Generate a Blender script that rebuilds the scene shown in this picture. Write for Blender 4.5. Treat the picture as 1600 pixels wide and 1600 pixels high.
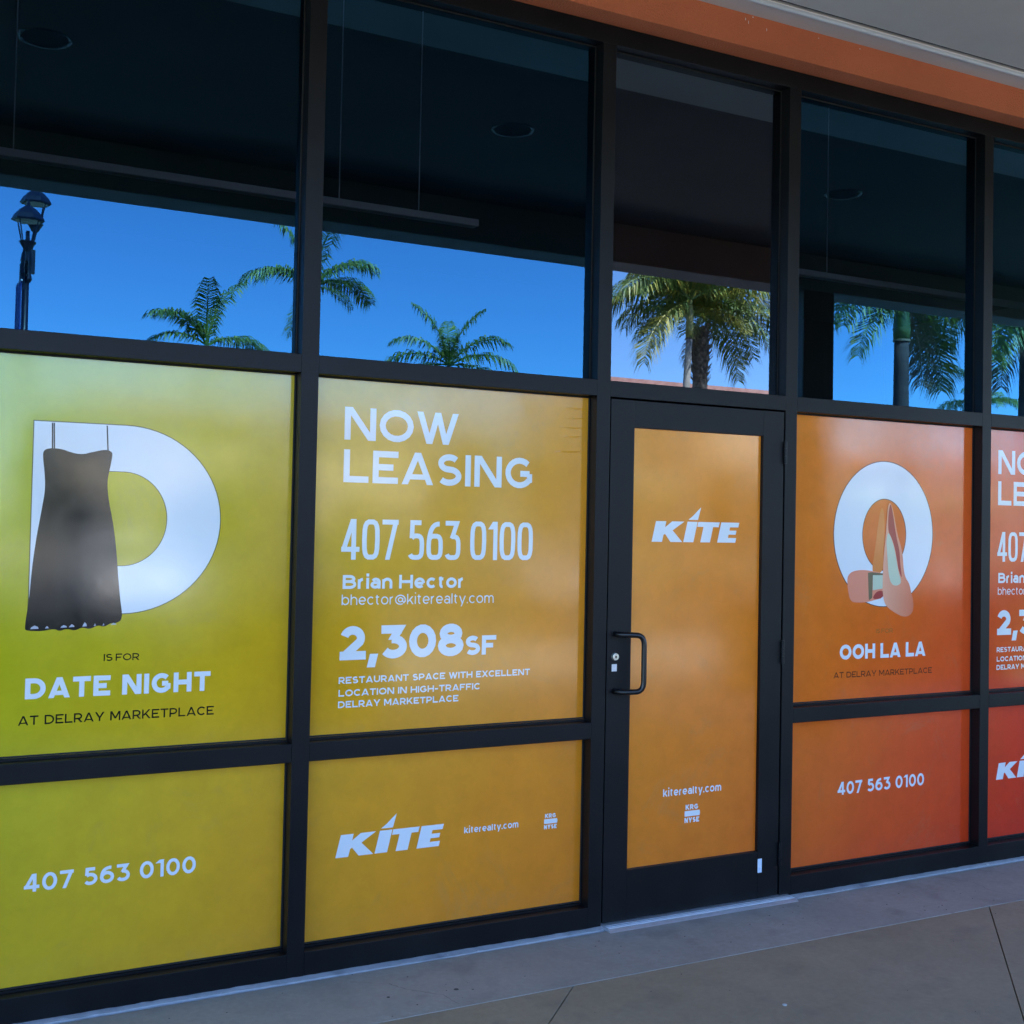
import bpy, bmesh, math, random
from mathutils import Vector, Matrix
random.seed(7)
PI = math.pi
S = bpy.context.scene
C = S.collection
for o in list(bpy.data.objects):
    bpy.data.objects.remove(o)

# ------------------------------------------------------------------ camera
cd = bpy.data.cameras.new('camera')
cam = bpy.data.objects.new('camera', cd)
C.objects.link(cam)
S.camera = cam
ya, pi_, ro = 0.49793, 0.028583, 0.020384
fw = Vector((math.sin(ya) * math.cos(pi_), math.cos(ya) * math.cos(pi_), math.sin(pi_)))
r0 = Vector((math.cos(ya), -math.sin(ya), 0))
u0 = r0.cross(fw)
rt = r0 * math.cos(ro) + u0 * math.sin(ro)
up = -r0 * math.sin(ro) + u0 * math.cos(ro)
m = Matrix((rt, up, -fw)).transposed().to_4x4()
m.translation = Vector((-1.4404, -4.2714, 1.6630))
cam.matrix_world = m
cd.sensor_width = 36
cd.lens = 36 * 1911.956 / 1600
cd.shift_y = -0.025
cd.clip_start = 0.05
cd.clip_end = 2000

# ------------------------------------------------------------------ sky, sun, exposure
SUN_EL, SUN_AZ = math.radians(48), math.radians(12)      # sun stands behind the shop, over its roof
w = bpy.data.worlds.new('World')
S.world = w
w.use_nodes = True
nt = w.node_tree
nt.nodes.clear()
sky = nt.nodes.new('ShaderNodeTexSky')
sky.sky_type = 'NISHITA'
sky.sun_disc = False
sky.sun_elevation = SUN_EL
sky.sun_rotation = SUN_AZ
sky.altitude = 0
sky.air_density = 0.8
sky.dust_density = 0.0
sky.ozone_density = 8.0
bg = nt.nodes.new('ShaderNodeBackground')
bg.inputs['Strength'].default_value = 0.15
wo = nt.nodes.new('ShaderNodeOutputWorld')
nt.links.new(sky.outputs[0], bg.inputs[0])
nt.links.new(bg.outputs[0], wo.inputs[0])
sl = bpy.data.lights.new('sun', 'SUN')
sl.energy = 5.0
sl.angle = math.radians(0.5)
sl.color = (1.0, 0.95, 0.87)
sun = bpy.data.objects.new('sun', sl)
C.objects.link(sun)
sd = Vector((math.sin(SUN_AZ) * math.cos(SUN_EL), math.cos(SUN_AZ) * math.cos(SUN_EL), math.sin(SUN_EL)))
sun.rotation_euler = sd.to_track_quat('Z', 'Y').to_euler()
sun.location = (0, 0, 30)
S.view_settings.view_transform = 'Standard'
S.view_settings.look = 'None'
S.view_settings.gamma = 1
S.view_settings.use_curve_mapping = False
S.view_settings.exposure = 2.5
S.cycles.max_bounces = 8
S.cycles.transparent_max_bounces = 12

# ------------------------------------------------------------------ materials
def lin(*c):
    return tuple(c) + (1.0,)

def newmat(name):
    mt = bpy.data.materials.new(name)
    mt.use_nodes = True
    n = mt.node_tree
    b = n.nodes['Principled BSDF']
    return mt, n, b

def noise_mat(name, col, col2=None, scale=4.0, rough=0.5, rvar=0.1, bump=0.0, bscale=60.0, metal=0.0,
              spec=0.5, detail=5.0, lo=0.35, hi=0.65, stretch=None):
    mt, n, b = newmat(name)
    geo = n.nodes.new('ShaderNodeNewGeometry')
    src = geo.outputs['Position']
    if stretch:
        mp = n.nodes.new('ShaderNodeMapping')
        mp.inputs['Scale'].default_value = stretch
        n.links.new(src, mp.inputs[0])
        src = mp.outputs[0]
    nz = n.nodes.new('ShaderNodeTexNoise')
    nz.inputs['Scale'].default_value = scale
    nz.inputs['Detail'].default_value = detail
    nz.inputs['Roughness'].default_value = 0.6
    n.links.new(src, nz.inputs['Vector'])
    rp = n.nodes.new('ShaderNodeValToRGB')
    rp.color_ramp.elements[0].position = lo
    rp.color_ramp.elements[1].position = hi
    rp.color_ramp.elements[0].color = lin(*col)
    rp.color_ramp.elements[1].color = lin(*(col2 or col))
    n.links.new(nz.outputs['Fac'], rp.inputs[0])
    n.links.new(rp.outputs[0], b.inputs['Base Color'])
    mr = n.nodes.new('ShaderNodeMapRange')
    mr.inputs[3].default_value = max(0.02, rough - rvar)
    mr.inputs[4].default_value = min(1.0, rough + rvar)
    n.links.new(nz.outputs['Fac'], mr.inputs[0])
    n.links.new(mr.outputs[0], b.inputs['Roughness'])
    b.inputs['Metallic'].default_value = metal
    b.inputs['Specular IOR Level'].default_value = spec
    if bump:
        n2 = n.nodes.new('ShaderNodeTexNoise')
        n2.inputs['Scale'].default_value = bscale
        n2.inputs['Detail'].default_value = 4
        n.links.new(src, n2.inputs['Vector'])
        bp = n.nodes.new('ShaderNodeBump')
        bp.inputs['Strength'].default_value = bump
        bp.inputs['Distance'].default_value = 0.01
        n.links.new(n2.outputs['Fac'], bp.inputs['Height'])
        n.links.new(bp.outputs[0], b.inputs['Normal'])
    return mt

M = {}
M['frame'] = noise_mat('black_aluminium', (0.005, 0.005, 0.006), (0.009, 0.009, 0.010), 3, 0.42, 0.10, 0.03, 300, spec=0.22, lo=0.4, hi=0.75)
M['handle'] = noise_mat('black_pull', (0.006, 0.006, 0.007), None, 20, 0.3, 0.05)
M['alu'] = noise_mat('mill_aluminium', (0.62, 0.63, 0.66), (0.75, 0.76, 0.8), 30, 0.38, 0.1, 0.1, 200, metal=0.7, stretch=(1, 8, 8))
M['orange'] = noise_mat('orange_stucco', (0.62, 0.155, 0.058), (0.70, 0.18, 0.068), 1.6, 0.85, 0.05, 0.9, 120)
M['cream'] = noise_mat('cream_stucco', (0.62, 0.52, 0.38), (0.70, 0.60, 0.45), 1.5, 0.85, 0.05, 0.35, 90)
M['column'] = noise_mat('brown_stucco', (0.30, 0.20, 0.17), (0.36, 0.25, 0.21), 2, 0.85, 0.05, 0.3, 120)
M['beam'] = noise_mat('taupe_stucco', (0.40, 0.35, 0.33), (0.48, 0.42, 0.40), 2, 0.85, 0.05, 0.3, 120)
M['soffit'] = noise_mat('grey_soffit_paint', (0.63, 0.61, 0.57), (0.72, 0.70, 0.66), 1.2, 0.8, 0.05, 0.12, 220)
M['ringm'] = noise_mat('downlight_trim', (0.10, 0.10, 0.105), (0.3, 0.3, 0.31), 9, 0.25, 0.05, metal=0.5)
M['field'] = noise_mat('soffit_painted_shade', (0.15, 0.13, 0.125), (0.19, 0.165, 0.16), 1.2, 0.8, 0.05, 0.12, 220)  # grey soffit with shade put into its colour, for a dark reflection
M['trim'] = noise_mat('grey_trim_paint', (0.62, 0.63, 0.64), (0.7, 0.71, 0.72), 6, 0.45, 0.05)
M['dark'] = noise_mat('dark_groove', (0.05, 0.05, 0.06), None, 6, 0.8, 0.05)
M['white'] = noise_mat('white_paint', (0.75, 0.76, 0.78), (0.8, 0.8, 0.82), 6, 0.5, 0.05)
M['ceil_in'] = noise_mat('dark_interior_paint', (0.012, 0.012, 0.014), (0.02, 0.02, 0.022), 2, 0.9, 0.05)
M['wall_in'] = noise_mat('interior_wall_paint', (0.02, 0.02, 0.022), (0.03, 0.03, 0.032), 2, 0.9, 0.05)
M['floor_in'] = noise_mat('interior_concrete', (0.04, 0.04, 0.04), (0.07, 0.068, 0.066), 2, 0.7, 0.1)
M['brass'] = noise_mat('cylinder_metal', (0.62, 0.6, 0.5), (0.75, 0.73, 0.62), 200, 0.35, 0.1, metal=0.8)
M['sticker'] = noise_mat('pale_sticker', (0.55, 0.68, 0.85), (0.8, 0.85, 0.92), 60, 0.5, 0.1)
M['asphalt'] = noise_mat('pale_paving', (0.30, 0.28, 0.25), (0.38, 0.35, 0.31), 0.6, 0.9, 0.05, 0.5, 150)
M['tar'] = noise_mat('asphalt', (0.04, 0.04, 0.042), (0.065, 0.063, 0.06), 0.6, 0.9, 0.05, 0.5, 150)
M['paint'] = noise_mat('lot_paint', (0.7, 0.7, 0.68), (0.8, 0.8, 0.78), 8, 0.7, 0.1)
M['grass'] = noise_mat('lawn', (0.03, 0.075, 0.012), (0.07, 0.13, 0.025), 1.5, 0.95, 0.02, 0.6, 60)
M['hedge'] = noise_mat('hedge_leaf', (0.025, 0.07, 0.012), (0.08, 0.16, 0.03), 9, 0.6, 0.1)
M['roof'] = noise_mat('terracotta', (0.48, 0.2, 0.15), (0.6, 0.29, 0.23), 3, 0.8, 0.1, 0.4, 30)
M['shopglass'] = noise_mat('far_glass', (0.02, 0.03, 0.035), (0.03, 0.04, 0.05), 2, 0.08, 0.03)
M['awning'] = noise_mat('green_awning', (0.05, 0.14, 0.06), (0.07, 0.18, 0.08), 4, 0.8, 0.1)
M['lampmetal'] = noise_mat('dark_lamp_metal', (0.006, 0.008, 0.022), (0.01, 0.012, 0.03), 12, 0.35, 0.08)
M['lampin'] = noise_mat('lamp_reflector', (0.75, 0.66, 0.55), None, 12, 0.5, 0.08)
M['banner'] = noise_mat('blue_banner', (0.02, 0.05, 0.25), (0.03, 0.07, 0.33), 6, 0.7, 0.08)
M['frond'] = noise_mat('palm_leaf', (0.075, 0.13, 0.022), (0.20, 0.26, 0.045), 1.2, 0.45, 0.1)
M['frondy'] = noise_mat('yellow_palm_leaf', (0.28, 0.27, 0.04), (0.48, 0.38, 0.06), 1.5, 0.45, 0.1)
M['frondd'] = noise_mat('dry_palm_leaf', (0.16, 0.10, 0.06), (0.27, 0.18, 0.11), 2, 0.7, 0.1)
M['trunkw'] = noise_mat('pale_palm_trunk', (0.36, 0.30, 0.25), (0.50, 0.43, 0.37), 3, 0.85, 0.05, 0.5, 30, stretch=(1, 1, 6))
M['trunkb'] = noise_mat('brown_palm_trunk', (0.13, 0.085, 0.06), (0.30, 0.21, 0.15), 9, 0.9, 0.05, 0.8, 25)
M['trunkp'] = noise_mat('grey_palm_trunk', (0.05, 0.028, 0.028), (0.09, 0.055, 0.05), 2.5, 0.85, 0.05, 0.5, 30, stretch=(1, 1, 6))
M['shaft'] = noise_mat('palm_crownshaft', (0.05, 0.08, 0.02), (0.09, 0.12, 0.03), 3, 0.4, 0.08)
M['shafty'] = noise_mat('yellow_crownshaft', (0.36, 0.30, 0.06), (0.5, 0.42, 0.16), 3, 0.4, 0.08)
M['dirt'] = noise_mat('dirt_specks', (0.05, 0.045, 0.04), (0.1, 0.09, 0.08), 50, 0.9, 0.05)
M['pale'] = noise_mat('pale_grit', (0.6, 0.6, 0.58), None, 50, 0.9, 0.05)

def concrete(name, a, b_, c, seed, stain=0.5):
    mt, n, b = newmat(name)
    geo = n.nodes.new('ShaderNodeNewGeometry')
    mp = n.nodes.new('ShaderNodeMapping')
    mp.inputs['Location'].default_value = (seed, seed * 2.3, 0)
    n.links.new(geo.outputs['Position'], mp.inputs[0])
    n1 = n.nodes.new('ShaderNodeTexNoise'); n1.inputs['Scale'].default_value = 1.6; n1.inputs['Detail'].default_value = 6; n1.inputs['Roughness'].default_value = 0.80
    n2 = n.nodes.new('ShaderNodeTexNoise'); n2.inputs['Scale'].default_value = 45; n2.inputs['Detail'].default_value = 5
    n3 = n.nodes.new('ShaderNodeTexNoise'); n3.inputs['Scale'].default_value = 5.5; n3.inputs['Detail'].default_value = 3
    n4 = n.nodes.new('ShaderNodeTexVoronoi'); n4.inputs['Scale'].default_value = 3.0
    for q in (n1, n2, n3, n4):
        n.links.new(mp.outputs[0], q.inputs['Vector'])
    r1 = n.nodes.new('ShaderNodeValToRGB')
    r1.color_ramp.elements[0].position = 0.33; r1.color_ramp.elements[1].position = 0.7
    r1.color_ramp.elements[0].color = lin(*a); r1.color_ramp.elements[1].color = lin(*b_)
    n.links.new(n1.outputs['Fac'], r1.inputs[0])
    r3 = n.nodes.new('ShaderNodeValToRGB')
    r3.color_ramp.elements[0].position = 0.55; r3.color_ramp.elements[1].position = 0.72
    r3.color_ramp.elements[0].color = (0, 0, 0, 1); r3.color_ramp.elements[1].color = (stain,) * 3 + (1,)
    n.links.new(n3.outputs['Fac'], r3.inputs[0])
    mx = n.nodes.new('ShaderNodeMixRGB'); mx.inputs[2].default_value = lin(*c)
    n.links.new(r3.outputs[0], mx.inputs[0]); n.links.new(r1.outputs[0], mx.inputs[1])
    # small dark spots
    r4 = n.nodes.new('ShaderNodeValToRGB')
    r4.color_ramp.elements[0].position = 0.018; r4.color_ramp.elements[1].position = 0.05
    r4.color_ramp.elements[0].color = (0.3, 0.3, 0.3, 1); r4.color_ramp.elements[1].color = (1, 1, 1, 1)
    n.links.new(n4.outputs['Distance'], r4.inputs[0])
    ml = n.nodes.new('ShaderNodeMixRGB'); ml.blend_type = 'MULTIPLY'; ml.inputs[0].default_value = 0.7
    n.links.new(mx.outputs[0], ml.inputs[1]); n.links.new(r4.outputs[0], ml.inputs[2])
    r2 = n.nodes.new('ShaderNodeMapRange'); r2.inputs[3].default_value = 0.86; r2.inputs[4].default_value = 1.14
    n.links.new(n2.outputs['Fac'], r2.inputs[0])
    m2 = n.nodes.new('ShaderNodeMixRGB'); m2.blend_type = 'MULTIPLY'; m2.inputs[0].default_value = 1
    n.links.new(ml.outputs[0], m2.inputs[1]); n.links.new(r2.outputs[0], m2.inputs[2])
    n.links.new(m2.outputs[0], b.inputs['Base Color'])
    b.inputs['Roughness'].default_value = 0.8
    bp = n.nodes.new('ShaderNodeBump'); bp.inputs['Strength'].default_value = 0.35; bp.inputs['Distance'].default_value = 0.004
    n.links.new(n2.outputs['Fac'], bp.inputs['Height']); n.links.new(bp.outputs[0], b.inputs['Normal'])
    return mt
M['strip'] = concrete('grey_concrete', (0.33, 0.30, 0.25), (0.43, 0.385, 0.33), (0.24, 0.21, 0.18), 3.1, 0.5)
M['slab'] = concrete('tan_concrete', (0.31, 0.245, 0.155), (0.40, 0.315, 0.205), (0.23, 0.19, 0.14), 7.7, 0.5)
M['mortar'] = concrete('pale_mortar', (0.34, 0.35, 0.37), (0.52, 0.53, 0.55), (0.15, 0.16, 0.18), 1.4, 0.8)

def glass_mat(name, tint, trans, gain=2.0):
    """coated shop glass: mirror-like outer face, see-through body"""
    mt = bpy.data.materials.new(name); mt.use_nodes = True
    n = mt.node_tree; n.nodes.clear()
    out = n.nodes.new('ShaderNodeOutputMaterial')
    fr = n.nodes.new('ShaderNodeFresnel'); fr.inputs['IOR'].default_value = 1.52
    geo = n.nodes.new('ShaderNodeNewGeometry')
    m1 = n.nodes.new('ShaderNodeMath'); m1.operation = 'MULTIPLY'; m1.inputs[1].default_value = gain
    m2 = n.nodes.new('ShaderNodeMath'); m2.operation = 'SUBTRACT'; m2.inputs[0].default_value = 1.0
    m3 = n.nodes.new('ShaderNodeMath'); m3.operation = 'MULTIPLY'; m3.use_clamp = True
    n.links.new(fr.outputs[0], m1.inputs[0]); n.links.new(geo.outputs['Backfacing'], m2.inputs[1])
    n.links.new(m1.outputs[0], m3.inputs[0]); n.links.new(m2.outputs[0], m3.inputs[1])
    gl = n.nodes.new('ShaderNodeBsdfGlossy'); gl.inputs['Color'].default_value = lin(*tint); gl.inputs['Roughness'].default_value = 0.0
    nz = n.nodes.new('ShaderNodeTexNoise'); nz.inputs['Scale'].default_value = 1.3; nz.inputs['Detail'].default_value = 1
    n.links.new(geo.outputs['Position'], nz.inputs['Vector'])
    bp = n.nodes.new('ShaderNodeBump'); bp.inputs['Strength'].default_value = 0.02; bp.inputs['Distance'].default_value = 0.01
    n.links.new(nz.outputs['Fac'], bp.inputs['Height']); n.links.new(bp.outputs[0], gl.inputs['Normal'])
    tr = n.nodes.new('ShaderNodeBsdfTransparent'); tr.inputs['Color'].default_value = lin(*trans)
    mx = n.nodes.new('ShaderNodeMixShader')
    n.links.new(m3.outputs[0], mx.inputs[0]); n.links.new(tr.outputs[0], mx.inputs[1]); n.links.new(gl.outputs[0], mx.inputs[2])
    n.links.new(mx.outputs[0], out.inputs[0])
    return mt
M['glass'] = glass_mat('blue_coated_glass', (0.19, 0.61, 1.0), (0.55, 0.58, 0.66), 3.3)
M['glass2'] = glass_mat('neutral_glass', (0.60, 0.78, 1.0), (0.6, 0.62, 0.65), 3.9)

def vinyl_surface(n, b, rough=0.10):
    """satin printed film: faint bubbles, dust and wipe marks in the gloss"""
    geo = n.nodes.new('ShaderNodeNewGeometry')
    n1 = n.nodes.new('ShaderNodeTexNoise'); n1.inputs['Scale'].default_value = 3.5; n1.inputs['Detail'].default_value = 6; n1.inputs['Roughness'].default_value = 0.65
    n.links.new(geo.outputs['Position'], n1.inputs['Vector'])
    mr = n.nodes.new('ShaderNodeMapRange'); mr.inputs[1].default_value = 0.3; mr.inputs[2].default_value = 0.80
    mr.inputs[3].default_value = rough - 0.03; mr.inputs[4].default_value = rough + 0.07
    n.links.new(n1.outputs['Fac'], mr.inputs[0]); n.links.new(mr.outputs[0], b.inputs['Roughness'])
    n2 = n.nodes.new('ShaderNodeTexNoise'); n2.inputs['Scale'].default_value = 26; n2.inputs['Detail'].default_value = 5
    n.links.new(geo.outputs['Position'], n2.inputs['Vector'])
    bp = n.nodes.new('ShaderNodeBump'); bp.inputs['Strength'].default_value = 0.035; bp.inputs['Distance'].default_value = 0.002
    n.links.new(n2.outputs['Fac'], bp.inputs['Height']); n.links.new(bp.outputs[0], b.inputs['Normal'])
    b.inputs['Specular IOR Level'].default_value = 0.80
    return geo, n1

def print_gradient():
    mt, n, b = newmat('printed_gradient_vinyl')
    geo, n1 = vinyl_surface(n, b)
    sp = n.nodes.new('ShaderNodeSeparateXYZ'); n.links.new(geo.outputs['Position'], sp.inputs[0])
    a = n.nodes.new('ShaderNodeMath'); a.operation = 'MULTIPLY_ADD'; a.inputs[1].default_value = -0.55; a.inputs[2].default_value = 0.66
    n.links.new(sp.outputs['Z'], a.inputs[0])
    s = n.nodes.new('ShaderNodeMath'); s.operation = 'ADD'; n.links.new(sp.outputs['X'], s.inputs[0]); n.links.new(a.outputs[0], s.inputs[1])
    n3 = n.nodes.new('ShaderNodeTexNoise'); n3.inputs['Scale'].default_value = 2.0; n3.inputs['Detail'].default_value = 4
    n.links.new(geo.outputs['Position'], n3.inputs['Vector'])
    q = n.nodes.new('ShaderNodeMath'); q.operation = 'MULTIPLY_ADD'; q.inputs[1].default_value = 0.25
    n.links.new(n3.outputs['Fac'], q.inputs[0]); n.links.new(s.outputs[0], q.inputs[2])
    mr = n.nodes.new('ShaderNodeMapRange'); mr.inputs[1].default_value = -1.8; mr.inputs[2].default_value = 5.2
    n.links.new(q.outputs[0], mr.inputs[0])
    rp = n.nodes.new('ShaderNodeValToRGB')
    stops = GRAD
    e = rp.color_ramp.elements
    while len(e) < len(stops):
        e.new(0.5)
    for k, (sv, col) in enumerate(stops):
        e[k].position = (sv + 1.8) / 7.0
        e[k].color = lin(*col)
    n.links.new(mr.outputs[0], rp.inputs[0])
    # fine grain of the print
    n4 = n.nodes.new('ShaderNodeTexNoise'); n4.inputs['Scale'].default_value = 9; n4.inputs['Detail'].default_value = 8; n4.inputs['Roughness'].default_value = 0.7
    n.links.new(geo.outputs['Position'], n4.inputs['Vector'])
    r2 = n.nodes.new('ShaderNodeMapRange'); r2.inputs[3].default_value = 0.80; r2.inputs[4].default_value = 1.18
    n.links.new(n4.outputs['Fac'], r2.inputs[0])
    ml = n.nodes.new('ShaderNodeMixRGB'); ml.blend_type = 'MULTIPLY'; ml.inputs[0].default_value = 1
    n.links.new(rp.outputs[0], ml.inputs[1]); n.links.new(r2.outputs[0], ml.inputs[2])
    n5 = n.nodes.new('ShaderNodeTexNoise'); n5.inputs['Scale'].default_value = 2.6; n5.inputs['Detail'].default_value = 9; n5.inputs['Roughness'].default_value = 0.80
    n5.inputs['Distortion'].default_value = 0.6
    n.links.new(geo.outputs['Position'], n5.inputs['Vector'])
    r5 = n.nodes.new('ShaderNodeValToRGB'); r5.color_ramp.elements[0].position = 0.56; r5.color_ramp.elements[1].position = 0.72
    r5.color_ramp.elements[0].color = (0, 0, 0, 1); r5.color_ramp.elements[1].color = (0.22, 0.22, 0.22, 1)
    n.links.new(n5.outputs['Fac'], r5.inputs[0])
    md = n.nodes.new('ShaderNodeMixRGB'); md.inputs[2].default_value = (0.33, 0.26, 0.13, 1)
    n.links.new(r5.outputs[0], md.inputs[0]); n.links.new(ml.outputs[0], md.inputs[1])
    n.links.new(md.outputs[0], b.inputs['Base Color'])
    return mt
GRAD = [(-1.7, (0.40, 0.50, 0.012)), (-0.6, (0.56, 0.44, 0.012)), (0.3, (0.72, 0.36, 0.013)), (1.3, (0.82, 0.27, 0.013)),
        (2.5, (0.80, 0.19, 0.015)), (3.5, (0.78, 0.095, 0.014)), (4.4, (0.72, 0.042, 0.010)), (5.1, (0.64, 0.018, 0.010))]
M['vinyl'] = print_gradient()

def ink(name, col, rough=0.10, fn=None):
    mt, n, b = newmat(name)
    geo, n1 = vinyl_surface(n, b, rough)
    b.inputs['Base Color'].default_value = lin(*col)
    if fn:
        fn(n, b, geo)
    return mt
M['ink_white'] = ink('white_print', (0.80, 0.80, 0.80))
M['ink_dark'] = ink('dark_print', (0.012, 0.012, 0.008))
M['ink_brown'] = ink('brown_print', (0.10, 0.03, 0.012))
M['ink_faint'] = ink('faint_print', (0.34, 0.13, 0.03))
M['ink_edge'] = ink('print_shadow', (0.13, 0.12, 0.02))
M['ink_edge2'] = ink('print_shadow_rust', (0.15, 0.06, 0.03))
def dress_fn(n, b, geo):
    nz = n.nodes.new('ShaderNodeTexNoise'); nz.inputs['Scale'].default_value = 1.0; nz.inputs['Detail'].default_value = 3
    mp = n.nodes.new('ShaderNodeMapping'); mp.inputs['Scale'].default_value = (34, 1, 2.0)
    n.links.new(geo.outputs['Position'], mp.inputs[0]); n.links.new(mp.outputs[0], nz.inputs['Vector'])
    rp = n.nodes.new('ShaderNodeValToRGB'); rp.color_ramp.elements[0].position = 0.35; rp.color_ramp.elements[1].position = 0.72
    rp.color_ramp.elements[0].color = (0.006, 0.006, 0.008, 1); rp.color_ramp.elements[1].color = (0.016, 0.015, 0.016, 1)
    n.links.new(nz.outputs['Fac'], rp.inputs[0]); n.links.new(rp.outputs[0], b.inputs['Base Color'])
M['dress'] = ink('black_dress_print', (0.02, 0.02, 0.02), 0.10, dress_fn)
def shoe_fn(n, b, geo):
    sp = n.nodes.new('ShaderNodeSeparateXYZ'); n.links.new(geo.outputs['Position'], sp.inputs[0])
    rp = n.nodes.new('ShaderNodeValToRGB')
    mr = n.nodes.new('ShaderNodeMapRange'); mr.inputs[1].default_value = 2.95; mr.inputs[2].default_value = 3.16
    n.links.new(sp.outputs['X'], mr.inputs[0]); n.links.new(mr.outputs[0], rp.inputs[0])
    e = rp.color_ramp.elements
    e[0].color = (0.88, 0.42, 0.26, 1); e[1].color = (0.74, 0.20, 0.10, 1)
    n.links.new(rp.outputs[0], b.inputs['Base Color'])
M['shoe'] = ink('coral_shoe_print', (0.7, 0.2, 0.12), 0.10, shoe_fn)
M['shoe2'] = ink('coral_heel_print', (0.85, 0.29, 0.17))
M['mint'] = ink('mint_insole_print', (0.58, 0.62, 0.44))
M['shoered'] = ink('red_lining_print', (0.42, 0.06, 0.05))
M['olive'] = ink('olive_shade_print', (0.20, 0.15, 0.08))

# ------------------------------------------------------------------ helpers
def obj(name, bm, mat, parent=None, smooth=False, bevel=0.0, kind=None, label=None):
    me = bpy.data.meshes.new(name)
    bm.to_mesh(me); bm.free()
    if smooth:
        for p in me.polygons:
            p.use_smooth = True
    for q in (mat if isinstance(mat, (list, tuple)) else [mat]):
        me.materials.append(q)
    o = bpy.data.objects.new(name, me)
    C.objects.link(o)
    if parent:
        o.parent = parent
    if bevel:
        bv = o.modifiers.new('bevel', 'BEVEL'); bv.width = bevel; bv.segments = 2; bv.limit_method = 'ANGLE'
    if kind:
        o['kind'] = kind
    if label:
        o['label'] = label
    return o

def thing(name, label, cat, group=None, loc=(0, 0, 0)):
    o = bpy.data.objects.new(name, None)
    o.empty_display_size = 0.2
    C.objects.link(o); o.location = loc
    return tag(o, label, cat, group)

def tag(o, label, cat, group=None):
    o['label'] = label; o['category'] = cat
    if group:
        o['group'] = group
    return o

def copy_tree(o, parent=None):
    c = o.copy(); C.objects.link(c)
    c.parent = parent
    for ch in list(o.children):
        copy_tree(ch, c)
    return c

def bx(bm, x0, x1, y0, y1, z0, z1):
    v = [bm.verts.new(p) for p in ((x0, y0, z0), (x1, y0, z0), (x1, y1, z0), (x0, y1, z0),
                                   (x0, y0, z1), (x1, y0, z1), (x1, y1, z1), (x0, y1, z1))]
    for f in ((0, 3, 2, 1), (4, 5, 6, 7), (0, 1, 5, 4), (1, 2, 6, 5), (2, 3, 7, 6), (3, 0, 4, 7)):
        bm.faces.new([v[i] for i in f])
    return bm

def box(*a):
    return bx(bmesh.new(), *a)

def frame_dirs(d):
    d = d.normalized()
    a = Vector((0, 0, 1)) if abs(d.z) < 0.9 else Vector((1, 0, 0))
    s = d.cross(a).normalized()
    return s, d.cross(s).normalized()

def tube(bm, pts, rad, n=10, caps=True):
    pts = [Vector(p) for p in pts]
    rr = rad if isinstance(rad, (list, tuple)) else [rad] * len(pts)
    rings = []
    for i, p in enumerate(pts):
        d = (pts[min(i + 1, len(pts) - 1)] - pts[max(i - 1, 0)])
        s, t = frame_dirs(d)
        if i and rings:
            s = (ps - d.normalized() * ps.dot(d.normalized())).normalized(); t = d.normalized().cross(s)
        ps = s
        rings.append([bm.verts.new(p + (s * math.cos(2 * PI * k / n) + t * math.sin(2 * PI * k / n)) * rr[i]) for k in range(n)])
    for a, b in zip(rings, rings[1:]):
        for k in range(n):
            bm.faces.new((a[k], a[(k + 1) % n], b[(k + 1) % n], b[k]))
    if caps:
        bm.faces.new(rings[0][::-1]); bm.faces.new(rings[-1])
    bmesh.ops.recalc_face_normals(bm, faces=bm.faces)
    return bm

def lathe(bm, prof, n=12, c=(0, 0, 0), rot=0.0):
    rings = []
    for r, z in prof:
        rings.append([bm.verts.new((c[0] + r * math.cos(2 * PI * k / n + rot), c[1] + r * math.sin(2 * PI * k / n + rot), c[2] + z)) for k in range(n)])
    for a, b in zip(rings, rings[1:]):
        for k in range(n):
            bm.faces.new((a[k], a[(k + 1) % n], b[(k + 1) % n], b[k]))
    bm.faces.new(rings[0][::-1]); bm.faces.new(rings[-1])
    return bm

def poly(bm, pts, y):
    """flat printed shape in the facade plane, facing -y"""
    v = [bm.verts.new((p[0], y, p[1])) for p in pts]
    f = bm.faces.new(v)
    f.normal_update()
    if f.normal.y > 0:
        f.normal_flip()
    return f

# ------------------------------------------------------------------ the shop front
# columns of the front (x of mullion faces) and heights
COLS = [(-1.2745, -1.2082), (0.0, 0.0664), (1.2745, 1.3400), (2.2860, 2.3533), (3.5700, 3.6335), (4.8420, 4.9060)]
Z_BASE, Z_M0, Z_M1, Z_S0, Z_S1, Z_H0, Z_H1 = 0.090, 0.776, 0.8437, 2.190, 2.2575, 3.6698, 3.7490
GY = 0.060                    # outer face of the glass
FD = 0.115                    # depth of the frame

front = thing('storefront', 'dark aluminium storefront with glass upper windows and a glazed door', 'storefront')
for i, (a, b) in enumerate(COLS):
    obj('mullion', box(a, b, 0, FD, 0.0, Z_H0), M['frame'], front, bevel=0.0015)
for i in range(len(COLS) - 1):
    x0, x1 = COLS[i][1] + 0.0003, COLS[i + 1][0] - 0.0003
    if i == 2:
        obj('door_header_rail', box(x0, x1, 0, FD, Z_S0, Z_S1), M['frame'], front, bevel=0.0015)
        continue
    obj('transom_rail', box(x0, x1, 0, FD, Z_S0, Z_S1), M['frame'], front, bevel=0.0015)
    obj('mid_rail', box(x0, x1, 0, FD, Z_M0, Z_M1), M['frame'], front, bevel=0.003)
    obj('sill', box(x0, x1, 0, FD, 0.002, Z_BASE), M['frame'], front, bevel=0.0015)
    for (z0, z1) in ((Z_BASE, Z_M0), (Z_M1, Z_S0)):      # slim glazing stops round each lower pane
        bm = bmesh.new()
        bx(bm, x0, x1, GY - 0.012, GY - 0.001, z0 + 0.0003, z0 + 0.008)
        obj('glazing_stop', bm, M['frame'], front)
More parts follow.
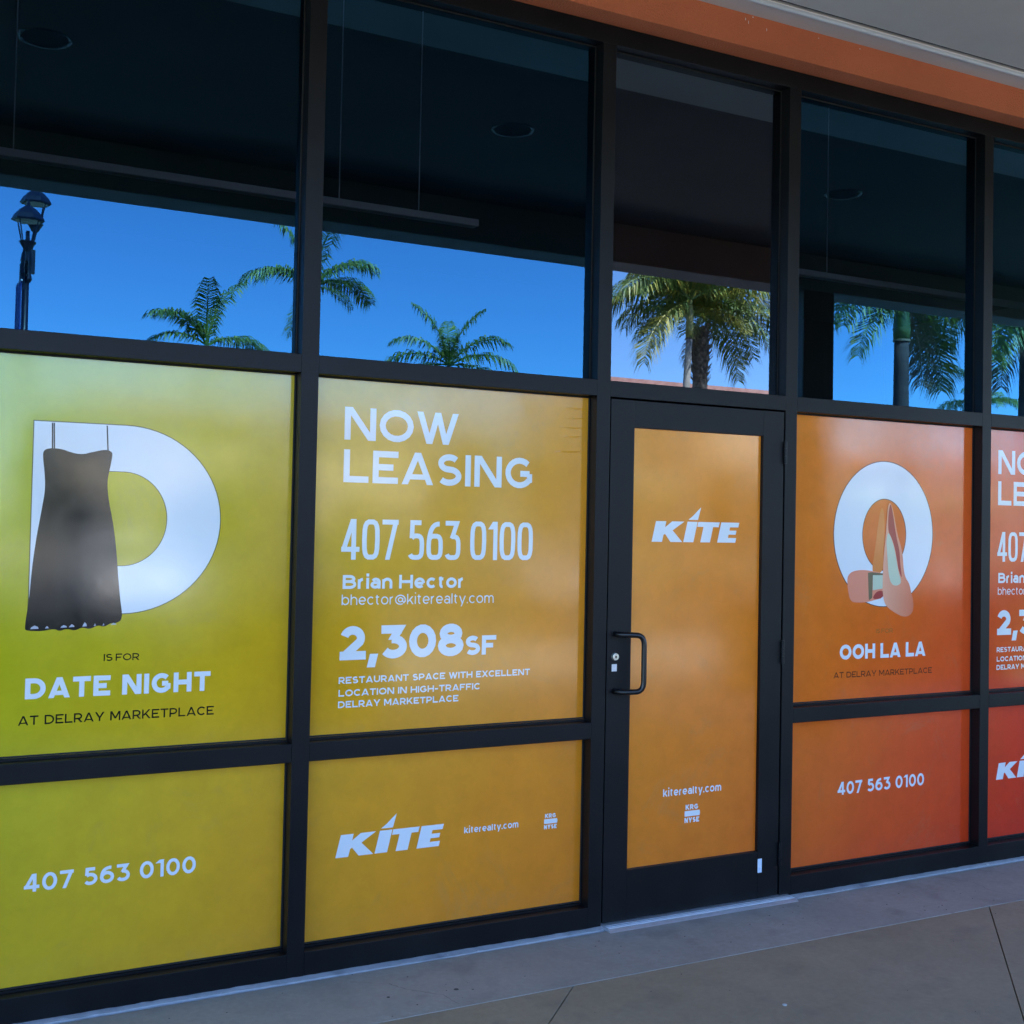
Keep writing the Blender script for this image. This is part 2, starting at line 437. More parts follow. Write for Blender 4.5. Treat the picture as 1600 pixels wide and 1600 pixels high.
obj('header', box(COLS[0][0], COLS[-1][1], -0.0008, FD, Z_H0 + 0.0003, Z_H1), M['frame'], front, bevel=0.0015)
for i in range(len(COLS) - 1):
    x0, x1 = COLS[i][1] + 0.001, COLS[i + 1][0] - 0.001
    gp = obj('glass_pane', box(x0, x1, GY, GY + 0.007, Z_S1 + 0.001, Z_H0 - 0.001), M['glass2' if i in (2,) else 'glass'], front)
    cxp = (x0 + x1) / 2
    piv = Matrix.Translation((cxp, GY, 2.96))
    gp.matrix_world = piv @ Matrix.Rotation((0.0006, -0.0005, 0.0008, -0.0004, 0.0005)[i], 4, 'Z') @ Matrix.Rotation((0.0003, -0.0002, 0.0004, -0.0003, 0.0)[i], 4, 'X') @ piv.inverted()
    if i != 2:
        for (z0, z1) in ((Z_BASE, Z_M0), (Z_M1, Z_S0)):
            obj('glass_pane', box(x0, x1, GY, GY + 0.007, z0 + 0.001, z1 - 0.001), M['glass'], front)

M['gasket'] = noise_mat('black_rubber', (0.004, 0.004, 0.004), (0.012, 0.012, 0.012), 40, 0.7, 0.1)
for i in range(len(COLS) - 1):
    x0, x1 = COLS[i][1] + 0.0006, COLS[i + 1][0] - 0.0006
    for (z0, z1) in (((Z_S1, Z_H0),) if i == 2 else ((Z_BASE + 0.0085, Z_M0), (Z_M1 + 0.0085, Z_S0), (Z_S1, Z_H0))):
        bm = bmesh.new(); g = 0.006; ya_, yb_ = GY - 0.0045, GY - 0.0016
        bx(bm, x0, x0 + g, ya_, yb_, z0 + 0.0006, z1 - 0.0006); bx(bm, x1 - g, x1, ya_, yb_, z0 + 0.0006, z1 - 0.0006)
        bx(bm, x0 + g, x1 - g, ya_, yb_, z1 - 0.0006 - g, z1 - 0.0006); bx(bm, x0 + g, x1 - g, ya_, yb_, z0 + 0.0006, z0 + 0.0006 + g)
        obj('gasket', bm, M['gasket'], front)

# door leaf
DX0, DX1, DZ0, DZ1 = 1.3460, 2.2770, 0.016, 2.1830
PX0, PX1, PZ0, PZ1 = 1.4645, 2.1600, 0.2210, 2.0690
bm = bmesh.new()
ys, ye = 0.001, 0.045
bx(bm, DX0, PX0, ys, ye, DZ0, DZ1)
bx(bm, PX1, DX1, ys, ye, DZ0, DZ1)
bx(bm, PX0 + 0.0002, PX1 - 0.0002, ys + 0.0003, ye - 0.0003, PZ1, DZ1 - 0.0005)
bx(bm, PX0 + 0.0002, PX1 - 0.0002, ys + 0.0003, ye - 0.0003, DZ0 + 0.0005, PZ0)
door = obj('door', bm, M['frame'], front, bevel=0.0015, label='dark narrow framed glazed door with a pull handle')
obj('glass_pane', box(PX0, PX1, 0.020, 0.027, PZ0, PZ1), M['glass'], door)
# pull: bent bar standing off the lock stile
hp = []
def bend(c, a0, a1, r, ax, ay, n=7):
    return [c + ax * (r * math.cos(a0 + (a1 - a0) * k / n)) + ay * (r * math.sin(a0 + (a1 - a0) * k / n)) for k in range(n + 1)]
out_d = Vector((0.093, -0.052, 0)).normalized()
X0h, yh, zt, zb = 1.384, 0.002, 1.204, 0.968
hp = [Vector((X0h, yh, zt)), Vector((X0h, -0.022, zt))]
p1 = Vector((X0h + 0.010, -0.040, zt))
p2 = Vector((X0h + 0.060, -0.062, zt - 0.001))
corner = Vector((X0h + 0.093, -0.072, zt - 0.004))
hp += [p1, Vector((X0h + 0.03, -0.052, zt)), p2]
for k in range(1, 8):
    t = k / 7
    a = Vector((X0h + 0.060, -0.062, zt - 0.001)); c_ = Vector((X0h + 0.096, -0.074, zt)); e_ = Vector((X0h + 0.096, -0.074, zt - 0.045))
    hp.append(a * (1 - t) ** 2 + c_ * 2 * t * (1 - t) + e_ * t * t)
mid = (zt + zb) / 2
hp += [Vector((p.x, p.y, 2 * mid - p.z)) for p in hp[::-1]]
obj('handle', tube(bmesh.new(), hp, 0.0115, 12), M['handle'], door, smooth=True)
bm = bmesh.new()
bmesh.ops.create_cone(bm, cap_ends=True, segments=28, radius1=0.0165, radius2=0.0145, depth=0.012,
                      matrix=Matrix.Translation((1.3835, -0.0045, 1.1100)) @ Matrix.Rotation(PI / 2, 4, 'X'))
obj('lock_cylinder', bm, M['brass'], door, bevel=0.001)
bm = bmesh.new()
bx(bm, 1.3820, 1.3850, -0.0115, -0.0106, 1.103, 1.114)
bmesh.ops.create_cone(bm, cap_ends=True, segments=20, radius1=0.0045, radius2=0.0045, depth=0.001,
                      matrix=Matrix.Translation((1.3835, -0.0109, 1.1100)) @ Matrix.Rotation(PI / 2, 4, 'X'))
obj('keyhole', bm, M['handle'], door)
obj('lock_sticker', box(1.3700, 1.3950, 0.0001, 0.0010, 1.0490, 1.0790), M['alu'], door)
obj('safety_sticker', box(2.1610, 2.1840, 0.0001, 0.0010, 0.1270, 0.1880), M['sticker'], door)
for z0, z1 in ((1.948, 2.050), (1.048, 1.153), (0.146, 0.252)):
    bm = bmesh.new()
    for k in range(3):
        a = z0 + (z1 - z0) * k / 3 + 0.001
        b = z0 + (z1 - z0) * (k + 1) / 3 - 0.001
        tube(bm, [(2.2815, -0.006, a), (2.2815, -0.006, b)], 0.0082, 12)
    obj('hinge', bm, M['frame'], door)
# threshold
bm = bmesh.new()
x0, x1 = 1.338, 2.335
pr = [(-0.075, 0.000), (-0.060, 0.010), (-0.012, 0.0135), (0.10, 0.0135), (0.10, 0.0)]
a = [bm.verts.new((x0, y, z)) for y, z in pr]; b = [bm.verts.new((x1, y, z)) for y, z in pr]
for k in range(5):
    bm.faces.new((a[k], a[(k + 1) % 5], b[(k + 1) % 5], b[k]))
bm.faces.new(a[::-1]); bm.faces.new(b)
bmesh.ops.recalc_face_normals(bm, faces=bm.faces)
for k in range(3):
    bx(bm, x0 + 0.004, x1 - 0.004, -0.052 + k * 0.014, -0.0475 + k * 0.014, 0.0105, 0.0136)
obj('threshold', bm, M['alu'], front, bevel=0.0008)

# ------------------------------------------------------------------ posters on the glass
PY = GY - 0.0012            # face of the printed film
group = 'printed gradient posters covering the lower storefront panes'
def poster(x0, x1, z0, z1, label, y=PY):
    bm = bmesh.new()
    bx(bm, x0, x1, y, y + 0.0009, z0, z1)
    o = obj('window_poster', bm, M['vinyl'])
    return tag(o, label, 'poster', group)
_stag = [0]
def pr_y(level=0):
    return PY - 0.00015 - 0.00025 * level

# --- stroke lettering: monoline geometric sans, drawn with outlines of constant width
def ell(cx, cy, rx, ry, a0, a1, n=18, pw=2.0):
    out = []
    for k in range(n + 1):
        t = math.radians(a0 + (a1 - a0) * k / n)
        c, s = math.cos(t), math.sin(t)
        out.append((cx + rx * math.copysign(abs(c) ** (2 / pw), c), cy + ry * math.copysign(abs(s) ** (2 / pw), s)))
    return out
def qb(a, b, c, n=10):
    return [((1 - t) ** 2 * a[0] + 2 * t * (1 - t) * b[0] + t * t * c[0], (1 - t) ** 2 * a[1] + 2 * t * (1 - t) * b[1] + t * t * c[1]) for t in [k / n for k in range(n + 1)]]

# glyph: (width, [strokes]); stroke kinds: ('p', pts) inset polyline; ('d', x0,y0,x1,y1) diagonal cut level at its ends
def glyphs(pw):
    E = lambda *a: ell(*a, pw=pw)
    g = {
     'A': (1.06, [('d', 0.0, 0, 0.5, 1), ('d', 1.0, 0, 0.5, 1), ('b', 0.17, 0.24, 0.83)]),
     'B': (0.86, [('p', [(0, 0), (0, 1)]), ('p', [(0, 1), (0.52, 1)] + E(0.52, 0.77, 0.38, 0.23, 90, -90) + [(0, 0.54)]), ('p', [(0.5, 0.54)] + E(0.55, 0.27, 0.45, 0.27, 90, -90) + [(0, 0)])]),
     'C': (0.96, [('p', E(0.54, 0.5, 0.54, 0.5, 42, 318))]),
     'D': (0.98, [('p', [(0, 0), (0, 1)]), ('p', [(0, 1), (0.42, 1)] + E(0.42, 0.5, 0.58, 0.5, 90, -90) + [(0, 0)])]),
     'E': (0.80, [('p', [(1, 1), (0, 1), (0, 0), (1, 0)]), ('p', [(0, 0.5), (0.9, 0.5)])]),
     'F': (0.78, [('p', [(1, 1), (0, 1), (0, -0.0)]), ('p', [(0, 0.47), (0.9, 0.47)])]),
     'G': (1.02, [('p', E(0.52, 0.5, 0.52, 0.5, 45, 325) + [(0.97, 0.22), (0.97, 0.47)]), ('p', [(0.97, 0.47), (0.55, 0.47)])]),
     'H': (0.94, [('p', [(0, 0), (0, 1)]), ('p', [(1, 0), (1, 1)]), ('p', [(0, 0.5), (1, 0.5)])]),
     'I': (0.0, [('p', [(0, 0), (0, 1)])]),
     'K': (0.92, [('p', [(0, 0), (0, 1)]), ('d', 0.08, 0.32, 0.92, 1), ('d', 1.0, 0, 0.36, 0.58)]),
     'L': (0.76, [('p', [(0, 1), (0, 0), (1, 0)])]),
     'M': (1.12, [('p', [(0, 0), (0, 1)]), ('p', [(1, 0), (1, 1)]), ('d', 0.5, 0.22, 0.03, 1), ('d', 0.5, 0.22, 0.97, 1)]),
     'N': (0.98, [('p', [(0, 0), (0, 1)]), ('p', [(1, 0), (1, 1)]), ('d', 0.96, 0, 0.04, 1)]),
     'O': (1.12, [('c', E(0.5, 0.5, 0.5, 0.5, 0, 360))]),
     'P': (0.84, [('p', [(0, 0), (0, 1)]), ('p', [(0, 1), (0.5, 1)] + E(0.5, 0.68, 0.5, 0.32, 90, -90) + [(0, 0.36)])]),
     'R': (0.88, [('p', [(0, 0), (0, 1)]), ('p', [(0, 1), (0.5, 1)] + E(0.5, 0.69, 0.46, 0.31, 90, -90) + [(0, 0.38)]), ('d', 1.0, 0, 0.52, 0.40)]),
     'S': (0.82, [('p', E(0.5, 0.76, 0.44, 0.24, 35, 250) + E(0.5, 0.26, 0.5, 0.26, 70, -145))]),
     'T': (0.84, [('p', [(0, 1), (1, 1)]), ('p', [(0.5, 0), (0.5, 1)])]),
     'U': (0.92, [('p', [(0, 1), (0, 0.42)] + E(0.5, 0.42, 0.5, 0.42, 180, 360) + [(1, 1)])]),
     'W': (1.46, [('d', 0.27, 0, 0.0, 1), ('d', 0.27, 0, 0.5, 1), ('d', 0.73, 0, 0.5, 1), ('d', 0.73, 0, 1.0, 1)]),
     'X': (0.96, [('d', 0, 0, 0.98, 1), ('d', 1, 0, 0.02, 1)]),
     'Y': (0.98, [('p', [(0.5, 0), (0.5, 0.42)]), ('d', 0.5, 0.36, 0.0, 1), ('d', 0.5, 0.36, 1.0, 1)]),
     '-': (0.40, [('p', [(0, 0.42), (1, 0.42)])]),
     ',': (0.12, [('d', -0.35, -0.24, 0.75, 0.16)]),
     '.': (0.0, [('p', [(0, 0 - 0.0), (0, 0.02)])]),
     '0': (0.88, [('c', E(0.5, 0.5, 0.5, 0.5, 0, 360))]),
     '1': (0.36, [('p', [(1, 0), (1, 1)]), ('d', 0.0, 0.80, 0.95, 1)]),
     '2': (0.78, [('p', E(0.47, 0.69, 0.46, 0.31, 165, -30) + [(0.12, 0.05)]), ('p', [(0, 0), (1, 0)])]),
     '3': (0.80, [('p', [(0.0, 1), (0.92, 1)]), ('d', 0.42, 0.56, 0.90, 1), ('p', [(0.36, 0.61)] + E(0.46, 0.305, 0.54, 0.305, 88, -148))]),
     '4': (0.90, [('p', [(0.74, 0), (0.74, 1)]), ('d', 0.0, 0.24, 0.68, 1), ('p', [(0.0, 0.22), (1, 0.22)])]),
     '5': (0.80, [('p', [(0.92, 1), (0.14, 1), (0.10, 0.55)]), ('p', [(0.10, 0.55)] + E(0.46, 0.31, 0.54, 0.31, 100, -145))]),
     '6': (0.86, [('c', E(0.5, 0.31, 0.5, 0.31, 0, 360)), ('p', [(0.0, 0.31)] + qb((0.0, 0.36), (0.05, 1.0), (0.88, 0.97)))]),
     '7': (0.80, [('p', [(0, 1), (1, 1)]), ('d', 0.28, 0, 0.98, 0.98)]),
     '8': (0.84, [('c', E(0.5, 0.77, 0.42, 0.23, 0, 360)), ('c', E(0.5, 0.27, 0.5, 0.27, 0, 360))]),
    }
    x = 0.74
    low = {
     'a': (0.60, [('p', [(1, 0), (1, x * 0.62)] + E(0.52, x * 0.62, 0.48, x * 0.38, 0, 150)), ('c', E(0.46, 0.215, 0.46, 0.215, 0, 360))]),
     'b': (0.70, [('p', [(0, 0), (0, 1.04)]), ('c', E(0.5, x / 2, 0.5, x / 2, 0, 360))]),
     'c': (0.62, [('p', E(0.54, x / 2, 0.54, x / 2, 45, 315))]),
     'e': (0.68, [('p', [(0.06, x * 0.47), (0.96, x * 0.47)]), ('p', E(0.5, x / 2, 0.5, x / 2, -2, 315))]),
     'h': (0.62, [('p', [(0, 0), (0, 1.04)]), ('p', E(0.5, x * 0.55, 0.5, x * 0.45, 180, 0) + [(1, 0)])]),
     'i': (0.0, [('p', [(0, 0), (0, x)]), ('p', [(0, 1.13), (0, 1.14)])]),
     'k': (0.62, [('p', [(0, 0), (0, 1.04)]), ('d', 0.10, 0.22, 0.90, x), ('d', 1.0, 0, 0.42, 0.42)]),
     'l': (0.0, [('p', [(0, 0), (0, 1.04)])]),
     'm': (1.02, [('p', [(0, 0), (0, x)]), ('p', E(0.25, x * 0.6, 0.25, x * 0.4, 180, 0) + [(0.5, 0)]), ('p', E(0.75, x * 0.6, 0.25, x * 0.4, 180, 0) + [(1, 0)])]),
     'n': (0.62, [('p', [(0, 0), (0, x)]), ('p', E(0.5, x * 0.55, 0.5, x * 0.45, 180, 0) + [(1, 0)])]),
     'o': (0.70, [('c', E(0.5, x / 2, 0.5, x / 2, 0, 360))]),
     'r': (0.34, [('p', [(0, 0), (0, x)]), ('p', E(0.95, x * 0.5, 0.95, x * 0.5, 178, 95, 8))]),
     't': (0.38, [('p', [(0.35, 0.95), (0.35, 0.2)] + E(0.75, 0.2, 0.40, 0.2, 180, 280, 8)), ('p', [(-0.05, x), (0.95, x)])]),
     'y': (0.66, [('d', 0.30, -0.30, 1.0, x), ('d', 0.50, 0.0, 0.0, x)]),
     '@': (1.10, [('p', E(0.5, 0.42, 0.5, 0.48, -50, 300, 30)), ('c', E(0.5, 0.42, 0.22, 0.22, 0, 360)), ('p', [(0.74, 0.62), (0.74, 0.3)] + E(0.87, 0.3, 0.13, 0.12, 180, 350, 8) + [(1, 0.42)])]),
    }
    g.update(low)
    return g
GL = {2.0: glyphs(2.0), 3.4: glyphs(3.4)}

def strip_pts(pts, w, closed):
    n = len(pts)
    L, R = [], []
    for i in range(n):
        p = Vector(pts[i])
        if closed:
            a, b = Vector(pts[i - 1]), Vector(pts[(i + 1) % n])
        else:
            a = Vector(pts[i - 1]) if i else None
            b = Vector(pts[i + 1]) if i < n - 1 else None
        d1 = (p - a).normalized() if a is not None else None
        d2 = (b - p).normalized() if b is not None else None
        if d1 is None: d1 = d2
        if d2 is None: d2 = d1
        n1 = Vector((-d1.y, d1.x)); n2 = Vector((-d2.y, d2.x))
        mn = n1 + n2
        if mn.length < 1e-5: mn = n1.copy()
        mn.normalize()
        k = 1.0 / max(0.35, mn.dot(n1))
        L.append(p + mn * w / 2 * k); R.append(p - mn * w / 2 * k)
    return L, R

def text_mesh(bm, txt, x, z, cap, width, wt, y, track=0.13, pw=2.0, sp=0.30, words=None):
    """wt = stroke width / cap height; glyph widths are stretched so that the line fills width"""
    G = GL[pw]
    W = wt
    items, tot_g, tot_s = [], 0.0, 0.0
    for ch in txt:
        if ch == ' ':
            items.append((' ', 0)); tot_s += sp
            continue
        items.append((ch, G[ch][0])); tot_g += G[ch][0]; tot_s += W + track
    tot_s -= track
    k = (width / cap - tot_s) / tot_g
    cx = 0.0
    st = 0
    wi = 0
    bms = bm if isinstance(bm, list) else [bm]
    for ch, gw in items:
        if ch == ' ':
            cx += sp; wi += 1; continue
        cw = gw * k
        bm = bms[min(wi, len(bms) - 1)]
        for s in G[ch][1]:
            st = (st + 1) % 4
            yy = y - 0.00004 * st
            def MP(u, v, lo=W / 2):
                return (x + (cx + W / 2 + u * cw) * cap, z + (W / 2 + v * (1 - W)) * cap)
            if s[0] in ('p', 'c'):
                pts = [MP(*q) for q in s[1]]
                cl = s[0] == 'c'
                if cl:
                    pts = pts[:-1]
                q2 = [pts[0]]
                for p in pts[1:]:
                    if (Vector(p) - Vector(q2[-1])).length > 1e-6: q2.append(p)
                pts = q2
                if not cl:                      # square ends reach the cap line / baseline
                    for e, f in ((0, 1), (-1, -2)):
                        a, b = Vector(pts[e]), Vector(pts[f])
                        uv = s[1][e if e == 0 else -1]
                        d = (a - b).normalized()
                        if abs(d.x) < 0.02 and (abs(uv[1]) < 0.001 or uv[1] in (1,)) or ch in '.i,' and abs(d.x) < 0.02:
                            pts[e] = tuple(a + d * W / 2 * cap)
                        elif abs(d.y) < 0.02 and uv[0] in (0, 1) and ch in 'ELTFG7-4213':
                            pts[e] = tuple(a + d * W / 2 * cap)
                L, R = strip_pts(pts, W * cap, cl)
                vl = [bm.verts.new((p.x, yy, p.y)) for p in L]; vr = [bm.verts.new((p.x, yy, p.y)) for p in R]
                n = len(vl)
                for i in range(n if cl else n - 1):
                    j = (i + 1) % n
                    bm.faces.new((vl[i], vl[j], vr[j], vr[i]))
            elif s[0] == 'd':
                _, u0_, v0_, u1_, v1_ = s
                xa = x + (cx + W / 2 + u0_ * cw) * cap; xb = x + (cx + W / 2 + u1_ * cw) * cap
                za = z + v0_ * cap; zb_ = z + v1_ * cap
                dx, dz = xb - xa, zb_ - za
                hw = W * cap / 2 * math.hypot(dx, dz) / max(abs(dz), 1e-6)
                hw = min(hw, W * cap * 0.9) * 1.0
                v = [bm.verts.new(q) for q in ((xa - hw, yy, za), (xa + hw, yy, za), (xb + hw, yy, zb_), (xb - hw, yy, zb_))]
                bm.faces.new(v)
            elif s[0] == 'b':
                _, u0_, v_, u1_ = s
                xa = x + (cx + W / 2 + u0_ * cw) * cap; xb = x + (cx + W / 2 + u1_ * cw) * cap
                zz = z + v_ * cap
                v = [bm.verts.new(q) for q in ((xa, yy, zz - W * cap * 0.42), (xb, yy, zz - W * cap * 0.42), (xb, yy, zz + W * cap * 0.42), (xa, yy, zz + W * cap * 0.42))]
                bm.faces.new(v)
        cx += cw + W + track

def text(par, txt, x, z, cap, width, wt, mat='ink_white', label=None, **kw):
    """one object for each printed word"""
    ws = txt.split(' ')
    bms = [bmesh.new() for _ in ws]
    text_mesh(bms, txt, x, z, cap, width, wt, pr_y(kw.pop('level', 0)), **kw)
    for bm in bms:
        for f in bm.faces:
            f.normal_update()
            if f.normal.y > 0: f.normal_flip()
        obj('lettering', bm, M[mat], par, label=label)

KITE = [
    [(0, 0), (78, 0), (78, 42), (88, 50), (142, 0), (232, 0), (140, 72), (216, 128), (122, 128), (78, 90), (78, 128), (0, 128)],
    [(240, 0), (318, 0), (318, 128), (240, 128)],
    [(324, 128), (492, 128), (492, 97), (448, 97), (448, 0), (372, 0), (372, 97), (324, 97)],
    [(505, 0), (650, 0), (650, 30), (583, 30), (583, 51), (640, 51), (640, 77), (583, 77), (583, 98), (650, 98), (650, 128), (505, 128)],
    [(244, 140), (318, 140), (322, 220), (300, 196), (274, 166)],
]
def logo_word(par, x, z, width):
    k = width / 650
    bm = bmesh.new()
    for i, P in enumerate(KITE):
        poly(bm, [(x + (a + 0.24 * b) * k, z + b * k) for a, b in P], pr_y() - 0.00002 * i)
    obj('lettering', bm, M['ink_white'], par, label='white italic logo word with a sail over its second letter')
def logo_small(par, x, z, w_, h_):
    bm = bmesh.new()
    text_mesh(bm, 'KRG', x + w_ * 0.06, z + h_ * 0.70, h_ * 0.27, w_ * 0.84, 0.26, pr_y(), track=0.16)
    text_mesh(bm, 'NYSE', x, z, h_ * 0.27, w_ * 0.98, 0.26, pr_y(), track=0.14)
    for f in bm.faces:
        f.normal_update()
        if f.normal.y > 0: f.normal_flip()
    poly(bm, [(x, z + h_ * 0.34), (x + w_, z + h_ * 0.34), (x + w_ * 1.03, z + h_ * 0.48), (x + w_, z + h_ * 0.63), (x, z + h_ * 0.63)], pr_y())
    obj('emblem', bm, M['ink_white'], par, label='tiny white exchange listing emblem')

z_hi = (Z_M1 + 0.0005, Z_S0 - 0.0005)
z_lo = (Z_BASE + 0.0005, Z_M0 - 0.0005)
def pane_x(i, pad=0.002):
    return COLS[i][1] + pad, COLS[i + 1][0] - pad

def ring(bm, outer, inner, y):
    n = len(outer)
    a = [bm.verts.new((p[0], y, p[1])) for p in outer]; b = [bm.verts.new((p[0], y, p[1])) for p in inner]
    for i in range(n):
        j = (i + 1) % n
        f = bm.faces.new((a[i], a[j], b[j], b[i])); f.normal_update()
        if f.normal.y > 0: f.normal_flip()

def chaikin(P, it=2, keep=()):
    for q in range(it):
        out = []
        n = len(P)
        for i in range(n):
            a, b = P[i], P[(i + 1) % n]
            out += [(a[0] * .75 + b[0] * .25, a[1] * .75 + b[1] * .25), (a[0] * .25 + b[0] * .75, a[1] * .25 + b[1] * .75)]
        P = out
    return P

def grow(pts, d):
    L, R = strip_pts(pts, 2 * d, True)
    cx = sum(p[0] for p in pts) / len(pts); cz = sum(p[1] for p in pts) / len(pts)
    c = Vector((cx, cz))
    far = sum((p - c).length for p in L) > sum((p - c).length for p in R)
    return L if (far == (d > 0)) else R

# 1  big letter with the black dress
p = poster(*pane_x(0), *z_hi, 'lime green poster with a big white D and a black dress')
xD0, zD0, zD1 = -0.899, 1.3205, 1.965
def dshape(x0, z0, z1, xc, rx, n=40):
    out = [(x0, z0), (x0, (z0 + z1) / 2), (x0, z1)]
    cz, rz = (z0 + z1) / 2, (z1 - z0) / 2
    return out + [(xc + rx * math.cos(t), cz + rz * math.sin(t)) for t in [PI / 2 - PI * k / n for k in range(n + 1)]]
dout = dshape(xD0, zD0, zD1, -0.600, 0.332)
din = dshape(-0.715, 1.482, 1.807, -0.606, 0.152)
bm = bmesh.new(); ring(bm, dout, din, pr_y(1)); obj('big_letter', bm, M['ink_white'], p, label='large white capital D')
bm = bmesh.new()
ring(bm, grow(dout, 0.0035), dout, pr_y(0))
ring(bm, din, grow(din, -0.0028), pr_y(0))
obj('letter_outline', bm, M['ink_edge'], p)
dress = [(-0.8692, 1.8668), (-0.8511, 1.8765), (-0.8135, 1.8765), (-0.7794, 1.8647), (-0.7452, 1.8591), (-0.7112, 1.8695), (-0.6682, 1.8805), (-0.6453, 1.8734), (-0.6456, 1.8526), (-0.6532, 1.8116), (-0.6606, 1.7662), (-0.6527, 1.7033), (-0.6346, 1.6224), (-0.6213, 1.5232), (-0.6137, 1.4419), (-0.6055, 1.3696), (-0.5948, 1.3017), (-0.6163, 1.2868), (-0.6338, 1.289), (-0.6551, 1.2751), (-0.677, 1.2828), (-0.7023, 1.2682), (-0.7282, 1.2768), (-0.7491, 1.2649), (-0.779, 1.2727), (-0.7997, 1.2644), (-0.8167, 1.2736), (-0.8539, 1.2657), (-0.9034, 1.2687), (-0.9101, 1.2758), (-0.8983, 1.3732), (-0.8929, 1.4693), (-0.8834, 1.5657), (-0.8675, 1.6713), (-0.858, 1.742), (-0.8631, 1.8036), (-0.8683, 1.8386)]
bm = bmesh.new(); poly(bm, chaikin(dress, 2), pr_y(2)); obj('dress_print', bm, M['dress'], p, label='strapless black dress with a ruffled hem')
for xa, xb in ((-0.8420, -0.8395), (-0.8365, -0.8335), (-0.6655, -0.6600)):
    bm = bmesh.new()
    poly(bm, [(xa - 0.0022, 1.962), (xa + 0.0022, 1.962), (xb + 0.0022, 1.872), (xb - 0.0022, 1.872)], pr_y(2) - 0.00005)
    obj('dress_strap', bm, M['dress'], p)
RUF = ink('pale_ruffle_print', (0.5, 0.5, 0.55))
for k, (a, b, h) in enumerate(((-0.892, -0.866, 0.012), (-0.846, -0.834, 0.008), (-0.797, -0.776, 0.009), (-0.770, -0.752, 0.010), (-0.727, -0.712, 0.015), (-0.690, -0.683, 0.010), (-0.662, -0.655, 0.008), (-0.635, -0.615, 0.007))):
    zz = 1.2735 + 0.0012 * k
    bm = bmesh.new()
    poly(bm, [(a, zz), (b, zz + 0.001), (b - 0.002, zz + h * 0.6), ((a + b) / 2, zz + h), (a + 0.003, zz + h * 0.5)], pr_y(3))
    obj('ruffle_highlight', bm, RUF, p)
text(p, 'IS FOR', -0.6540, 1.1595, 0.0240, 0.1182, 0.17, 'ink_dark', 'small dark words IS FOR')
text(p, 'DATE NIGHT', -0.9020, 1.0425, 0.0685, 0.6150, 0.245, 'ink_white', 'bold white words DATE NIGHT', track=0.13, sp=0.44)
text(p, 'AT DELRAY MARKETPLACE', -0.9205, 0.9570, 0.0308, 0.6485, 0.165, 'ink_dark', 'dark line of small capitals', track=0.14, sp=0.50)

# 2  phone number under it
p = poster(*pane_x(0), *z_lo, 'olive green poster with only a white phone number, under the dress poster')
text(p, '407 563 0100', -0.8862, 0.4070, 0.0590, 0.5655, 0.19, label='white phone number', track=0.14, sp=0.42)

# 3 + 8  leasing posters
def leasing(par, dx, dz=0.0):
    t = lambda s, x, z, c, w_, wt, lab, **k: text(par, s, x + dx, z + dz, c, w_, wt, k.pop('mat', 'ink_white'), lab, **k)
    t('NOW', 0.1936, 1.9575, 0.1235, 0.4740, 0.195, 'bold white word NOW', track=0.12)
    t('LEASING', 0.1936, 1.7975, 0.1235, 0.8150, 0.195, 'bold white word LEASING', track=0.135)
    t('407 563 0100', 0.1915, 1.5070, 0.1530, 0.8235, 0.122, 'tall condensed white phone number', track=0.065, pw=3.4, sp=0.21)
    t('Brian Hector', 0.2010, 1.3975, 0.0520, 0.5085, 0.215, 'bold white name line', track=0.12, sp=0.42)
    t('bhector@kiterealty.com', 0.1985, 1.3370, 0.0400, 0.6420, 0.105, 'thin white address line', track=0.14)
    t('2,308', 0.1955, 1.1310, 0.1270, 0.5150, 0.255, 'heavy white number 2,308', track=0.07)
    t('SF', 0.7180, 1.1325, 0.0760, 0.1380, 0.24, 'heavy white letters SF', track=0.10)
    t('RESTAURANT SPACE WITH EXCELLENT', 0.1943, 1.0435, 0.0250, 0.8190, 0.205, 'small white capitals, first line', track=0.15, sp=0.50)
    t('LOCATION IN HIGH-TRAFFIC', 0.1950, 0.9960, 0.0250, 0.5935, 0.205, 'small white capitals, second line', track=0.15, sp=0.50)
    t('DELRAY MARKETPLACE', 0.1940, 0.9535, 0.0250, 0.4990, 0.205, 'small white capitals, third line', track=0.15, sp=0.50)
p = poster(*pane_x(1), *z_hi, 'golden yellow poster headed NOW LEASING, left of the door')
leasing(p, 0.0)
# peeling creases at the upper right corner
bm = bmesh.new()
for k, (xa, xb, zz) in enumerate(((1.155, 1.262, 2.135), (1.165, 1.255, 2.095), (1.130, 1.266, 2.055), (1.150, 1.25, 2.018), (1.11, 1.262, 1.955))):
    v = []
    for s in range(9):
        xx = xa + (xb - xa) * s / 8
        hh = 0.0007 * math.sin(PI * s / 8)
        zc = zz + 0.0008 * math.sin(s * 0.7 + k)
        v.append([bm.verts.new((xx, PY - 0.0001, zc - 0.004)), bm.verts.new((xx, PY - 0.0003 - hh, zc)), bm.verts.new((xx, PY - 0.0001, zc + 0.003))])
    for a, b in zip(v, v[1:]):
        bm.faces.new((a[0], b[0], b[1], a[1])); bm.faces.new((a[1], b[1], b[2], a[2]))
bmesh.ops.recalc_face_normals(bm, faces=bm.faces)
obj('vinyl_crease', bm, M['vinyl'], p, smooth=False)

# 4  logo poster, left of the door
p = poster(*pane_x(1), *z_lo, 'amber poster with a white italic logo, web address and tiny emblem, left of the door')
logo_word(p, 0.1979, 0.3978, 0.4241)
text(p, 'kiterealty.com', 0.7315, 0.4345, 0.0262, 0.2425, 0.17, label='small white web address', track=0.12)
logo_small(p, 1.0938, 0.4135, 0.0612, 0.0640)

